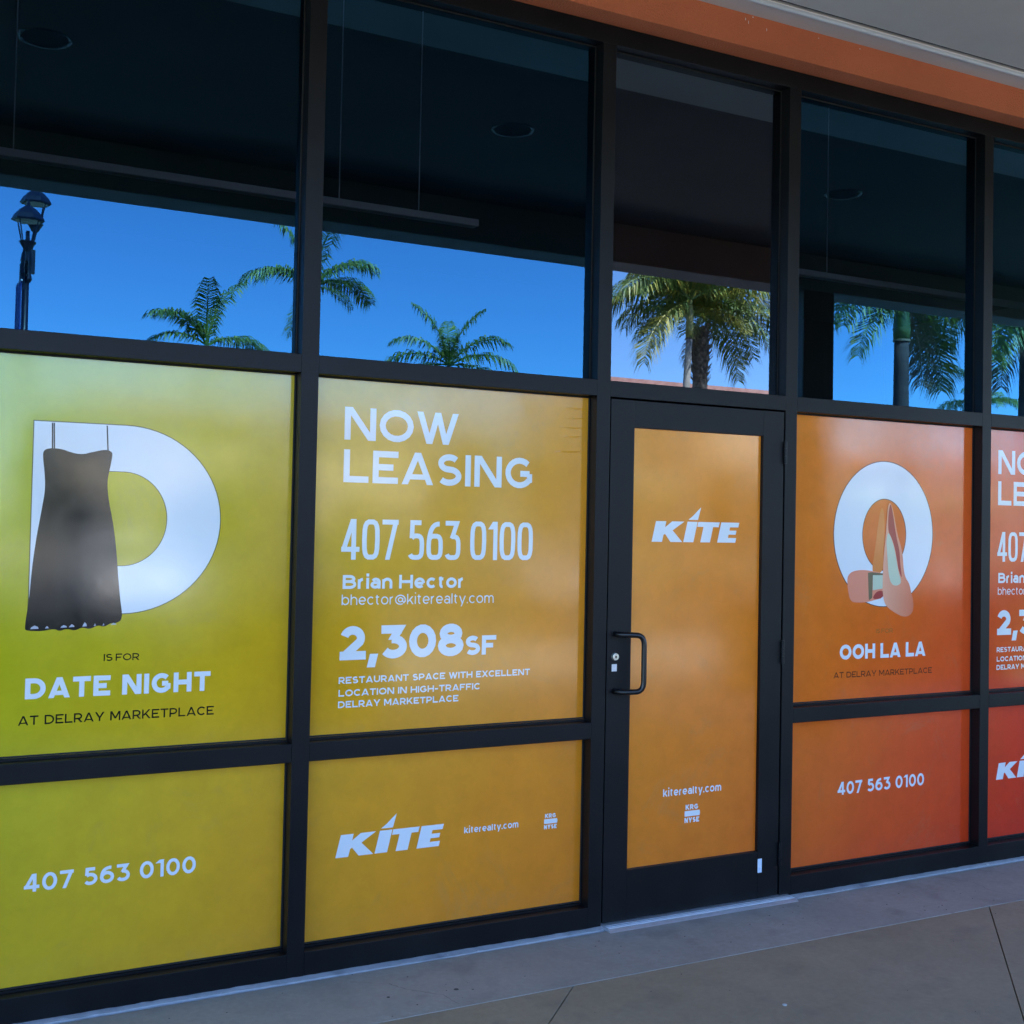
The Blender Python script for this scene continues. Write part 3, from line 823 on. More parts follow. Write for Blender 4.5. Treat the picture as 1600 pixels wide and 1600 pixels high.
# 5  door poster (on the door glass)
DPY = 0.020 - 0.0012
bmd = bmesh.new(); bx(bmd, PX0 + 0.001, PX1 - 0.001, DPY, DPY + 0.0009, PZ0 + 0.001, PZ1 - 0.001)
p = tag(obj('window_poster', bmd, M['vinyl']), 'tall narrow orange poster filling the door glass', 'poster', group)
_PY = PY; PY = DPY
# the door film lies 4 cm nearer than the side panes: logo sizes follow
kx = lambda x: -1.4404 + (x + 1.4404) * (4.2714 + DPY) / (4.2714 + 0.059)
kz = lambda z: 1.663 + (z - 1.663) * (4.2714 + DPY) / (4.2714 + 0.059)
logo_word(p, kx(1.6008), kz(1.5880), 0.4540 * 0.9907)
text(p, 'kiterealty.com', kx(1.6836), kz(0.4925), 0.0335, 0.3135 * 0.9907, 0.17, label='small white web address', track=0.12)
logo_small(p, kx(1.7995), kz(0.3690), 0.0800, 0.0800)
PY = _PY

# 6  O poster
p = poster(*pane_x(3), *z_hi, 'orange poster with a big white O and coral high heel shoes')
cx, cz = 2.9640, 1.6390
oo = [(cx + 0.3235 * math.cos(2 * PI * k / 72), cz + 0.3480 * math.sin(2 * PI * k / 72)) for k in range(72)]
oi = [(cx + 0.1445 * math.cos(2 * PI * k / 72), cz - 0.004 + 0.1740 * math.sin(2 * PI * k / 72)) for k in range(72)]
bm = bmesh.new(); ring(bm, oo, oi, pr_y(1)); obj('big_letter', bm, M['ink_white'], p, label='large white capital O')
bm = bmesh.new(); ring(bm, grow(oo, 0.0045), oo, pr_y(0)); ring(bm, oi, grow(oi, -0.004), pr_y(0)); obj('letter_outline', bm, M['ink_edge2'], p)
heel = [(2.879, 1.44), (2.902, 1.56), (2.925, 1.72), (2.950, 1.78), (2.965, 1.70), (2.958, 1.56), (2.9604, 1.452)]
bm = bmesh.new(); poly(bm, chaikin(heel), pr_y(2)); obj('shoe_print', bm, ink('far_shoe_print', (0.78, 0.24, 0.05)), p, label='faint inner side of the coral shoe')
s1 = [(2.9985, 1.7942), (2.9829, 1.7764), (2.9776, 1.7067), (2.973, 1.6487), (2.9625, 1.5618), (2.956, 1.4751), (2.9535, 1.3886), (2.9583, 1.3366), (2.9706, 1.3019), (2.9987, 1.2783), (3.0468, 1.2543), (3.0952, 1.2371), (3.1315, 1.2411), (3.1555, 1.2582), (3.1632, 1.2874), (3.1586, 1.3226), (3.146, 1.352), (3.1331, 1.399), (3.1043, 1.4283), (3.0915, 1.4751), (3.0866, 1.5334), (3.0738, 1.5801), (3.053, 1.6265), (3.0361, 1.6845), (3.019, 1.754)]
ins = [(2.9849, 1.6489), (3.001, 1.6317), (3.0257, 1.5797), (3.0426, 1.5216), (3.0555, 1.4635), (3.0805, 1.4051), (3.0527, 1.3879), (3.0127, 1.3939), (2.9922, 1.4404), (2.9828, 1.533), (2.9738, 1.6024)]
dk = [(2.9985, 1.7942), (2.9852, 1.7301), (2.9865, 1.6489), (3.0091, 1.6231), (3.0339, 1.5681), (3.0467, 1.5158), (3.0595, 1.4634), (3.0844, 1.4168), (3.0686, 1.4984), (3.0645, 1.5567), (3.041, 1.6263), (3.0281, 1.6844), (3.0134, 1.7539)]
s2 = [(2.7249, 1.4242), (2.7397, 1.4497), (2.7776, 1.4638), (2.8391, 1.466), (2.8936, 1.4591), (2.9604, 1.452), (2.9623, 1.3308), (2.9114, 1.3228), (2.8571, 1.3121), (2.7955, 1.31), (2.7495, 1.3163), (2.7335, 1.3619)]
ol = [(2.8587, 1.4522), (2.8858, 1.455), (2.9604, 1.4491), (2.9606, 1.4347), (2.8901, 1.4321), (2.8878, 1.3317), (2.8663, 1.3205)]
mi = [(2.89, 1.4407), (2.9605, 1.4405), (2.9616, 1.377), (2.8911, 1.3689)]
rd = [(2.8878, 1.3317), (2.9185, 1.3658), (2.9617, 1.3654), (2.9622, 1.3337), (2.9114, 1.3245)]
for nm, P, mt, lv in (('shoe_print', s2, 'shoe2', 3), ('shoe_shade', ol, 'olive', 4), ('insole_print', mi, 'mint', 5), ('lining_print', rd, 'shoered', 5),
                      ('shoe_print', s1, 'shoe', 6), ('lining_print', dk, 'shoered', 7), ('insole_print', ins, 'mint', 8)):
    bm = bmesh.new(); poly(bm, chaikin(P) if mt not in ('olive', 'mint') or nm == 'insole_print' and lv == 8 else P, pr_y(lv)); obj(nm, bm, M[mt], p)
text(p, 'IS FOR', 2.9170, 1.1630, 0.0200, 0.1100, 0.13, 'ink_faint', 'tiny faint words IS FOR')
text(p, 'OOH LA LA', 2.6860, 1.0436, 0.0705, 0.5620, 0.245, 'ink_white', 'bold white words OOH LA LA', track=0.09, sp=0.40)
text(p, 'AT DELRAY MARKETPLACE', 2.6495, 0.9582, 0.0275, 0.6445, 0.165, 'ink_brown', 'brown line of small capitals', track=0.14, sp=0.50)

# 7, 8, 9
p = poster(*pane_x(3), *z_lo, 'burnt orange poster with only a white phone number, right of the door')
text(p, '407 563 0100', 2.6835, 0.4110, 0.0600, 0.5645, 0.19, label='white phone number', track=0.14, sp=0.42)
p = poster(*pane_x(4), *z_hi, 'red poster cut off by the right edge, headed NOW LEASING')
leasing(p, 3.5640)
p = poster(*pane_x(4), *z_lo, 'deep red poster with a white italic logo, cut off at the right')
logo_word(p, 3.7610, 0.3938, 0.4241)
text(p, 'kiterealty.com', 4.2950, 0.4345, 0.0262, 0.2425, 0.17, label='small white web address', track=0.12)
logo_small(p, 4.6570, 0.4135, 0.0612, 0.0640)

# ------------------------------------------------------------------ wall, canopy, soffit
WX0, WX1 = -6.0, 12.0
wall = thing('stucco_wall', 'orange stucco wall band above the dark storefront header', 'wall')
bm = bmesh.new()
bx(bm, WX0, WX1, -0.109, 0.20, Z_H1 + 0.0015, 4.30)
obj('wall_band', bm, M['orange'], wall)
bm = bmesh.new()
bx(bm, WX0, COLS[0][0] - 0.002, -0.107, 0.20, 0.0, Z_H1 + 0.001)
bx(bm, COLS[-1][1] + 0.002, WX1, -0.107, 0.20, 0.0, Z_H1 + 0.001)
obj('wall_pier', bm, M['orange'], wall)
bm = bmesh.new()
bx(bm, WX0, WX1, -0.05, 0.25, 4.78, 5.3)
bx(bm, WX0 - 0.1, WX1 + 0.1, -0.12, 0.32, 5.3, 5.5)
obj('parapet', bm, M['cream'], wall)

for x, z, w_, h_ in ((1.931, 3.865, 0.003, 0.010), (1.948, 3.852, 0.002, 0.014), (2.050, 3.842, 0.002, 0.012), (2.60, 3.874, 0.006, 0.003), (2.35, 3.872, 0.004, 0.003), (1.97, 3.885, 0.007, 0.004)):
    obj('paint_fleck', box(x, x + w_, -0.1098, -0.1089, z, z + h_), M['white'], wall)

canopy = thing('walkway_canopy', 'flat grey canopy ceiling over the walkway', 'canopy')
SZ = 3.895
BD0, BD1 = -3.25, -3.55
bm = bmesh.new()
bx(bm, WX0, WX1, -0.232, -0.1095, SZ, SZ + 0.06)
obj('soffit_border', bm, M['soffit'], canopy)
bm = bmesh.new()
tube(bm, [(WX0, -0.244, SZ - 0.003), (WX1, -0.244, SZ - 0.003)], 0.0125, 12)
obj('soffit_bead', bm, M['trim'], canopy, smooth=True)
obj('soffit_groove', box(WX0, WX1, -0.292, -0.2325, SZ + 0.03, SZ + 0.06), M['dark'], canopy)
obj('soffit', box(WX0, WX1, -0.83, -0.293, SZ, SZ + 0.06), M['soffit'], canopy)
obj('shaded_soffit', box(WX0, WX1, BD0 + 0.001, -0.836, SZ + 0.012, SZ + 0.06), M['field'], canopy, label='darker painted middle field of the canopy ceiling')  # continues the grey soffit; painted darker so the glass mirrors it dark
obj('edge_beam', box(WX0, WX1, BD1, BD0, 3.618, 4.55), M['beam'], canopy, bevel=0.01)
obj('canopy_roof', box(WX0, WX1, BD1 - 0.05, 0.0, 4.56, 4.77), M['cream'], canopy)
for x in (-3.21, -0.68, 1.845, 4.375, 6.9, 9.43):
    bm = bmesh.new()
    n = 32
    prof = [(0.104, 0.05), (0.106, -0.001), (0.122, -0.005), (0.127, 0.0), (0.127, 0.03)]
    rings = [[bm.verts.new((x + r * math.cos(2 * PI * k / n), -1.735 + r * math.sin(2 * PI * k / n), SZ + 0.010 + z)) for k in range(n)] for r, z in prof]
    for a, b in zip(rings, rings[1:]):
        for k in range(n):
            bm.faces.new((a[k], a[(k + 1) % n], b[(k + 1) % n], b[k]))
    dl = obj('downlight', bm, M['ringm'], canopy, smooth=True)
    bm = bmesh.new()
    bmesh.ops.create_circle(bm, cap_ends=True, segments=n, radius=0.1035, matrix=Matrix.Translation((x, -1.735, SZ + 0.0095)))
    obj('lamp_opening', bm, M['dark'], dl)

def make_column(x, label):
    t = thing('canopy_column', label, 'column', 'square stucco columns carrying the canopy', (x, -3.415, 0))
    obj('shaft', box(-0.165, 0.165, -0.165, 0.165, 0.44, 3.616), M['column'], t, bevel=0.012)
    obj('base', box(-0.20, 0.20, -0.20, 0.20, 0.0, 0.44), M['column'], t, bevel=0.012)
    return t
c0 = make_column(5.565, 'square brown canopy column mirrored in the window right of the door')
c1 = copy_tree(c0); c1.location.x = 10.6; c1['label'] = 'square brown canopy column farthest to the right along the walkway'

# ------------------------------------------------------------------ room behind the glass
struct = lambda n, bm, mt, **k: obj(n, bm, mt, kind='structure', **k)
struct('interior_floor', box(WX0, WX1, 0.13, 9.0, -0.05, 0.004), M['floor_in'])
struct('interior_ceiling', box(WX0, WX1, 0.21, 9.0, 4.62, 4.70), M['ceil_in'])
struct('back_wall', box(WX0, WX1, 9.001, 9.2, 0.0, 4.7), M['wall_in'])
struct('left_wall', box(WX0 - 0.2, WX0 - 0.001, 0.0, 9.2, 0.0, 5.3), M['cream'])
struct('right_wall', box(WX1 + 0.001, WX1 + 0.2, 0.0, 9.2, 0.0, 5.3), M['cream'])
struct('shop_roof', box(WX0, WX1, 0.26, 9.2, 4.72, 4.90), M['cream'])

def light_bar(xa, xb, wires, label):
    t = thing('hanging_light', label, 'hanging light', 'long hanging strip lights inside the shop')
    bm = bmesh.new(); bx(bm, xa, xb, 1.965, 2.035, 3.352, 3.392); obj('housing', bm, M['white'], t, bevel=0.004)
    for x in wires:
        obj('wire', tube(bmesh.new(), [(x, 2.0, 3.385), (x, 2.0, 4.63)], 0.0035, 6), M['white'], t)
    return t
light_bar(-3.6, 1.70, (-3.2, -0.79, 0.862, 1.335), 'unlit hanging strip light behind the two windows left of the door')
light_bar(3.95, 7.2, (4.375, 6.6), 'unlit hanging strip light behind the window right of the door')

# ------------------------------------------------------------------ ground
def clip(polyg, a, b, c):
    """keep a*x + b*y <= c"""
    out = []
    for i in range(len(polyg)):
        p, q = polyg[i], polyg[(i + 1) % len(polyg)]
        dp, dq = a * p[0] + b * p[1] - c, a * q[0] + b * q[1] - c
        if dp <= 0: out.append(p)
        if dp * dq < 0:
            t = dp / (dp - dq); out.append((p[0] + (q[0] - p[0]) * t, p[1] + (q[1] - p[1]) * t))
    return out

def prism(bm, P, z0, z1):
    a = [bm.verts.new((x, y, z0)) for x, y in P]; b = [bm.verts.new((x, y, z1)) for x, y in P]
    n = len(P)
    bm.faces.new(a[::-1]); bm.faces.new(b)
    for k in range(n):
        bm.faces.new((a[k], a[(k + 1) % n], b[(k + 1) % n], b[k]))
    bmesh.ops.recalc_face_normals(bm, faces=bm.faces)
    return bm

struct('ground', box(-300, 300, -300, 40, -0.6, -0.165), M['grass'])
struct('drive', box(-40, 70, -11.5, -4.405, -0.30, -0.150), M['asphalt'])
struct('parking_lot', box(-40, 70, -31, -11.503, -0.30, -0.150), M['tar'])
pave = struct('pavement', box(WX0, WX1, -4.20, 0.12, -0.16, -0.045), M['dark'])
bm = bmesh.new()
for k in range(int((WX1 - WX0) / 1.8)):
    a = WX0 + k * 1.8
    obj('kerb_stone', box(a + 0.003, a + 1.797, -4.402, -4.203, -0.2, 0.0), M['strip'], pave, bevel=0.012)
# strip along the front, in three poured lengths
for a, b in ((WX0, -2.602), (-2.598, 5.2), (5.204, WX1)):
    obj('concrete_strip', box(a, b, -0.484, -0.0425, -0.045, 0.0), M['strip'], pave, bevel=0.001)
C1 = -1.396
step = 2.16
cellL = []
for i in range(-8, 7):
    ca, cb = C1 + i * step, C1 + (i + 1) * step          # y - x between ca and cb
    for j in range(-4, 5):
        sa, sb = -0.95 + j * 4.35, -0.95 + (j + 1) * 4.35    # y + x
        g = 0.0033
        P = []
        for (c_, s_) in ((ca + g, sa + g), (ca + g, sb - g), (cb - g, sb - g), (cb - g, sa + g)):
            P.append(((s_ - c_) / 2, (s_ + c_) / 2))
        P = clip(P, 0, 1, -0.4855); P = clip(P, 0, -1, 4.198); P = clip(P, 1, 0, WX1); P = clip(P, -1, 0, -WX0)
        if len(P) < 3: continue
        ar = abs(sum(P[k][0] * P[(k + 1) % len(P)][1] - P[(k + 1) % len(P)][0] * P[k][1] for k in range(len(P)))) / 2
        if ar < 0.01: continue
        obj('paving_slab', prism(bmesh.new(), P, -0.045, -0.0015), M['slab'], pave, bevel=0.0012)
# uneven bed of pale mortar where frame meets pavement
bm = bmesh.new()
N = 260
rows = []
for k in range(N + 1):
    x = -2.4 + 7.6 * k / N
    e = -0.029 - 0.005 * math.sin(x * 3.1) - random.uniform(0, 0.006)
    rows.append([bm.verts.new((x, 0.02, 0.006)), bm.verts.new((x, 0.0 - random.uniform(0.002, 0.006), 0.0055 + random.uniform(0, 0.0025))),
                 bm.verts.new((x, e * 0.55, 0.0045 + random.uniform(0, 0.002))), bm.verts.new((x, e, 0.002 + random.uniform(0, 0.0012))), bm.verts.new((x, e - 0.002, -0.03))])
for a, b in zip(rows, rows[1:]):
    for i in range(4):
        bm.faces.new((a[i], b[i], b[i + 1], a[i + 1]))
bmesh.ops.recalc_face_normals(bm, faces=bm.faces)
obj('mortar_bed', bm, M['mortar'], pave)
def specks(name, n, mat, zr, xr, yr, r):
    bm = bmesh.new()
    for k in range(n):
        x, y = random.uniform(*xr), random.uniform(*yr)
        rr = random.uniform(*r)
        bmesh.ops.create_icosphere(bm, subdivisions=1, radius=rr, matrix=Matrix.Translation((x, y, zr)) @ Matrix.Diagonal((1, random.uniform(0.5, 1), 0.35, 1)))
    return bm
bm = specks('grit', 60, 'dirt', 0.001, (-0.6, 3.8), (-0.46, -0.04), (0.0015, 0.004))
bm2 = specks('grit', 20, 'dirt', 0.0, (0.8, 3.6), (-1.3, -0.5), (0.0015, 0.004))
tmp = bpy.data.meshes.new('t'); bm2.to_mesh(tmp); bm.from_mesh(tmp); bm2.free()
for (x, y, r) in ((0.514, -0.338, 0.009), (0.27, -0.30, 0.006)):
    bmesh.ops.create_icosphere(bm, subdivisions=2, radius=r, matrix=Matrix.Translation((x, y, 0.0)) @ Matrix.Diagonal((1, 1, 0.3, 1)))
o = obj('grit', bm, M['dirt'], kind='stuff'); tag(o, 'dark grit and specks scattered over the concrete by the storefront', 'grit')
bm = specks('pale_grit', 14, 'pale', 0.004, (-0.5, 3.8), (-0.035, -0.008), (0.002, 0.005))
bmesh.ops.create_icosphere(bm, subdivisions=2, radius=0.009, matrix=Matrix.Translation((1.485, -0.955, 0.0)) @ Matrix.Diagonal((1, 1, 0.3, 1)))
bmesh.ops.create_icosphere(bm, subdivisions=2, radius=0.007, matrix=Matrix.Translation((3.60, -0.030, 0.006)) @ Matrix.Diagonal((1, 1, 0.6, 1)))
o = obj('pale_crumbs', bm, M['pale'], kind='stuff'); tag(o, 'pale mortar crumbs lying along the foot of the storefront', 'crumbs')

for pts in (((0.2, -0.11), (0.32, -0.19), (0.36, -0.27), (0.45, -0.36), (0.47, -0.483)), ((3.22, -0.06), (3.3, -0.2), (3.27, -0.33), (3.36, -0.483))):
    bm = bmesh.new()
    fine = []
    for a, b in zip(pts, pts[1:]):
        for k in range(6):
            t = k / 6
            fine.append((a[0] + (b[0] - a[0]) * t + random.uniform(-.004, .004), a[1] + (b[1] - a[1]) * t + random.uniform(-.004, .004)))
    prev = None
    for x, y in fine:
        wv = random.uniform(0.0005, 0.0011)
        cur = (bm.verts.new((x - wv, y, 0.0004)), bm.verts.new((x + wv, y, 0.0004)))
        if prev: bm.faces.new((prev[0], prev[1], cur[1], cur[0]))
        prev = cur
    obj('hairline_crack', bm, M['dirt'], pave)
# parking stripes (painted sheets 4 mm above the asphalt)
bm = bmesh.new()
for k in range(24):
    x = -20 + k * 2.75
    bx(bm, x, x + 0.1, -21.5, -16.5, -0.1499, -0.146)
obj('bay_marking', bm, M['paint'], bpy.data.objects['parking_lot'], kind='stuff')

# ------------------------------------------------------------------ across the car park (seen in the glass)
def far_building(x0, x1, y, h, wallm, roofh, label, awn=True, name='shop_building', flat=False):
    t = thing(name, label, 'building')
    obj('wall', box(x0, x1, y - 9, y, -0.15, h), M[wallm], t)
    bm = bmesh.new()
    a = [(x0 - 0.5, y + 0.8, h), (x1 + 0.5, y + 0.8, h), (x1 + 0.5, y - 9.8, h), (x0 - 0.5, y - 9.8, h)]
    r = [(x0 + 3.2, y - 3.6, h + roofh), (x1 - 3.2, y - 3.6, h + roofh), (x1 - 3.2, y - 5.4, h + roofh), (x0 + 3.2, y - 5.4, h + roofh)]
    va = [bm.verts.new(q) for q in a]; vr = [bm.verts.new(q) for q in r]
    for k in range(4):
        bm.faces.new((va[k], va[(k + 1) % 4], vr[(k + 1) % 4], vr[k]))
    bm.faces.new(vr); bm.faces.new(va[::-1])
    bmesh.ops.recalc_face_normals(bm, faces=bm.faces)
    if flat:
        bm.free(); bm = box(x0 - 0.15, x1 + 0.15, y - 9.1, y + 0.15, h, h + 0.4)
    obj('roof', bm, M['roof'], t)
    n = max(2, int((x1 - x0) / 3.6))
    wd = (x1 - x0) / n
    for k in range(n):
        a = x0 + wd * k + 0.45
        top = 2.7
        wdw = obj('window', box(a, a + wd - 0.9, y, y + 0.06, 0.0, top), M['trim'], t)
        obj('pane', box(a + 0.1, a + wd - 1.0, y + 0.061, y + 0.075, 0.1, top - 0.1), M['shopglass'], wdw)
        if k % 2 == 0 and h > 5:
            sgn = obj('window', box(a + 0.2, a + wd - 1.1, y, y + 0.05, 3.75, h - 0.55), M['trim'], t)
            obj('pane', box(a + 0.3, a + wd - 1.2, y + 0.051, y + 0.07, 3.85, h - 0.65), M['shopglass'], sgn)
        if awn:
            bm = bmesh.new()
            q = [bm.verts.new(s) for s in ((a - 0.1, y + 0.02, 3.5), (a + wd - 0.8, y + 0.02, 3.5), (a + wd - 0.8, y + 1.2, 2.85), (a - 0.1, y + 1.2, 2.85),
                                           (a - 0.1, y + 1.2, 2.65), (a + wd - 0.8, y + 1.2, 2.65))]
            bm.faces.new((q[0], q[1], q[2], q[3])); bm.faces.new((q[3], q[2], q[5], q[4]))
            obj('awning', bm, M['awning'], t)
far_building(-16, 1, -44, 5.9, 'cream', 1.0, 'cream shop building with green awnings across the car park, farthest left')
far_building(5, 23, -44, 5.4, 'cream', 0.9, 'long low cream shop building across the car park, centre', awn=False)
far_building(28.5, 38.0, -41.4, 7.78, 'cream', 1.05, 'tall cream building with a terracotta coping across the car park', flat=True)
far_building(48, 66, -48, 5.3, 'cream', 1.0, 'low cream building across the car park, farthest right')

def make_hedge(x0, x1, y, h, label):
    bm = bmesh.new()
    n = int((x1 - x0) * h * 420)
    for k in range(n):
        x = random.uniform(x0, x1); z = random.uniform(-0.15, h); yy = y + random.uniform(-0.45, 0.45)
        c = Vector((x, yy, z)); s = random.uniform(0.05, 0.10)
        d1 = Vector((random.uniform(-1, 1), random.uniform(-1, 1), random.uniform(-1, 1))).normalized()
        d2 = d1.orthogonal().normalized()
        v = [bm.verts.new(c + d1 * s), bm.verts.new(c + d2 * s * 0.5), bm.verts.new(c - d1 * s), bm.verts.new(c - d2 * s * 0.5)]
        bm.faces.new(v)
    bx(bm, x0 + 0.1, x1 - 0.1, y - 0.35, y + 0.35, -0.15, h - 0.12)
    o = obj('hedge', bm, M['hedge'])
    return tag(o, label, 'hedge', 'clipped hedges in the car park islands')
make_hedge(-6, 3.0, -6.4, 0.85, 'low clipped hedge nearest the walkway, left')
make_hedge(7.2, 15, -6.4, 0.85, 'low clipped hedge nearest the walkway, right')
make_hedge(6, 20, -31.8, 1.3, 'clipped hedge along the far side of the car park')

def car_paint(name, col):
    mt = noise_mat(name, col, col, 3, 0.25, 0.03)
    mt.node_tree.nodes['Principled BSDF'].inputs['Coat Weight'].default_value = 0.6
    return mt
M['tyre'] = noise_mat('tyre_rubber', (0.02, 0.02, 0.02), (0.03, 0.03, 0.03), 20, 0.8, 0.1)
def extrude_profile(bm, prof, hw, inset=0.0):
    a = [bm.verts.new((x, -hw + (inset if z > 0.95 else 0), z)) for x, z in prof]
    b = [bm.verts.new((x, hw - (inset if z > 0.95 else 0), z)) for x, z in prof]
    n = len(prof)
    bm.faces.new(a); bm.faces.new(b[::-1])
    for k in range(n):
        bm.faces.new((a[k], b[k], b[(k + 1) % n], a[(k + 1) % n]))
    bmesh.ops.recalc_face_normals(bm, faces=bm.faces)
    return bm
def make_car(x, y, rz, col, label, van=False):
    t = thing('parked_car', label, 'car', 'cars parked in the lot, mirrored faintly in the posters', (x, y, -0.15))
    t.rotation_euler = (0, 0, rz)
    rf = 1.85 if van else 1.46
    body = [(-2.25, 0.28), (2.2, 0.28), (2.3, 0.45), (2.28, 0.72), (2.1, 0.86), (1.1, 0.98), (-1.9, 1.0), (-2.25, 0.92), (-2.32, 0.5)]
    obj('body', extrude_profile(bmesh.new(), body, 0.9), car_paint('car_paint', col), t, bevel=0.05)
    cab = [(1.05, 0.97), (0.35, rf - 0.04), (0.1, rf), (-1.3, rf), (-1.55, rf - 0.05), (-2.0, 0.99)]
    obj('cabin', extrude_profile(bmesh.new(), cab, 0.82, 0.1), t.children[0].data.materials[0], t, bevel=0.04)
    for sy in (-1, 1):
        pts = [(0.80, 1.02), (0.30, rf - 0.12), (-1.28, rf - 0.12), (-1.75, 1.03)]
        bm = bmesh.new(); v = [bm.verts.new((px, sy * 0.735, pz)) for px, pz in pts]; w_ = [bm.verts.new((px, sy * 0.70, pz)) for px, pz in pts]
        bm.faces.new(v); bm.faces.new(w_[::-1])
        for k in range(4): bm.faces.new((v[k], w_[k], w_[(k + 1) % 4], v[(k + 1) % 4]))
        bmesh.ops.recalc_face_normals(bm, faces=bm.faces)
        obj('side_window', bm, M['shopglass'], t)
        for wx in (-1.42, 1.42):
            bm = bmesh.new()
            bmesh.ops.create_cone(bm, cap_ends=True, segments=20, radius1=0.32, radius2=0.32, depth=0.22, matrix=Matrix.Translation((wx, sy * 0.82, 0.32)) @ Matrix.Rotation(PI / 2, 4, 'X'))
            wh = obj('wheel', bm, M['tyre'], t, bevel=0.03)
            bm = bmesh.new()
            bmesh.ops.create_cone(bm, cap_ends=True, segments=16, radius1=0.2, radius2=0.2, depth=0.02, matrix=Matrix.Translation((wx, sy * 0.935, 0.32)) @ Matrix.Rotation(PI / 2, 4, 'X'))
            obj('rim', bm, M['alu'], wh)
    obj('windscreen', extrude_profile(bmesh.new(), [(1.03, 1.01), (0.38, rf - 0.07), (0.36, rf - 0.09), (1.00, 0.985)], 0.66), M['shopglass'], t)
    return t
make_car(3.1, -19.0, PI / 2, (0.75, 0.75, 0.74), 'white parked car in the middle of the car park')
make_car(5.9, -19.2, PI / 2, (0.03, 0.035, 0.05), 'black parked car beside the white one')
make_car(11.4, -19.0, PI / 2, (0.42, 0.43, 0.45), 'silver parked car right of the black one')
make_car(1.2, -28.5, 0.0, (0.70, 0.66, 0.55), 'cream van parked along the far hedge', van=True)
make_car(22.2, -19.1, PI / 2, (0.30, 0.27, 0.22), 'bronze parked car farthest right in the row')

def bushy_tree(x, y, w_, h, label, dense=900):
    t = thing('shade_tree', label, 'tree', 'small shade trees in the car park', (x, y, -0.15))
    bm = tube(bmesh.new(), [(0, 0, 0), (0.03, 0, h * 0.3), (-0.02, 0.03, h * 0.6)], [0.07, 0.055, 0.03], 8)
    for k in range(5):
        a = k * 1.3
        tube(bm, [(0, 0, h * 0.35), (math.cos(a) * w_ * 0.3, math.sin(a) * w_ * 0.3, h * 0.7)], [0.035, 0.012], 6)
    obj('trunk', bm, M['trunkb'], t)
    bm = bmesh.new()
    lob = [(Vector((random.uniform(-.3, .3) * w_, random.uniform(-.3, .3) * w_, h * random.uniform(0.42, 0.82))), w_ * random.uniform(0.22, 0.36)) for _ in range(9)]
    for k in range(dense):
        c0_, r_ = random.choice(lob)
        d = Vector((random.gauss(0, 1), random.gauss(0, 1), random.gauss(0, 1))).normalized()
        c = c0_ + d * r_ * random.uniform(0.6, 1.08); s_ = random.uniform(0.07, 0.14)
        d1 = Vector((random.uniform(-1, 1), random.uniform(-1, 1), random.uniform(-1, 1))).normalized(); d2 = d1.orthogonal().normalized()
        bm.faces.new([bm.verts.new(q) for q in (c + d1 * s_, c + d2 * s_ * .5, c - d1 * s_, c - d2 * s_ * .5)])
    obj('crown', bm, M['darkleaf'], t)
M['darkleaf'] = noise_mat('dark_tree_leaf', (0.012, 0.028, 0.010), (0.04, 0.075, 0.02), 3, 0.5, 0.1)
bushy_tree(2.35, -24.5, 2.6, 3.4, 'small dark shade tree behind the white car')
bushy_tree(6.9, -25, 3.0, 3.6, 'small dark shade tree behind the black car')
bushy_tree(14.2, -26, 3.6, 4.4, 'larger dark shade tree behind the silver car', 1400)
bushy_tree(24.0, -27, 3.6, 4.2, 'dark shade tree nearest the tall building', 1400)

# lamp post
def lantern(par, x, y, z, s, k):
    """z = foot of lantern; s = scale"""
    f = obj('lantern', lathe(bmesh.new(), [(0.05 * s, -0.10 * s), (0.09 * s, -0.03 * s), (0.11 * s, 0.0), (0.13 * s, 0.03 * s), (0.10 * s, 0.045 * s)], 8, (x, y, z)), M['lampmetal'], par)
    bm = bmesh.new()
    for q in range(4):
        a = PI / 4 + q * PI / 2
        tube(bm, [(x + 0.11 * s * math.cos(a), y + 0.11 * s * math.sin(a), z + 0.03 * s), (x + 0.19 * s * math.cos(a), y + 0.19 * s * math.sin(a), z + 0.36 * s)], 0.011 * s, 6)
    tube(bm, [(x, y, z + 0.03 * s), (x, y, z + 0.20 * s)], 0.03 * s, 8)
    obj('cage', bm, M['lampmetal'], f)
    obj('reflector', lathe(bmesh.new(), [(0.185 * s, 0.345 * s), (0.18 * s, 0.36 * s)], 16, (x, y, z)), M['lampin'], f)
    bm = lathe(bmesh.new(), [(0.235 * s, 0.35 * s), (0.245 * s, 0.375 * s), (0.205 * s, 0.45 * s), (0.13 * s, 0.53 * s), (0.05 * s, 0.585 * s), (0.022 * s, 0.60 * s),
                             (0.03 * s, 0.63 * s), (0.012 * s, 0.66 * s), (0.004 * s, 0.71 * s)], 6, (x, y, z), 0.3)
    obj('cap', bm, M['lampmetal'], f)
    return f
lp = thing('street_lamp', 'dark double lantern street lamp with a blue banner, mirrored in the left window', 'street lamp', None, (0, 0, 0))
lx, ly = 0.815, -15.0
bm = bmesh.new()
tube(bm, [(lx, ly, -0.15), (lx, ly, 0.5), (lx, ly, 0.55), (lx, ly, 3.0), (lx, ly, 5.35)], [0.13, 0.11, 0.065, 0.055, 0.048], 14)
obj('pole', bm, M['lampmetal'], lp, smooth=True)
bm = bmesh.new()
lathe(bm, [(0.06, 0), (0.09, 0.05), (0.065, 0.15), (0.085, 0.33), (0.07, 0.42), (0.05, 0.5)], 12, (lx, ly, 5.05))
tube(bm, [(lx, ly, 5.2), (lx + 0.04, ly - 0.28, 5.25), (lx + 0.07, ly - 0.48, 5.45), (lx + 0.17, ly - 0.50, 5.93)], 0.03, 8)
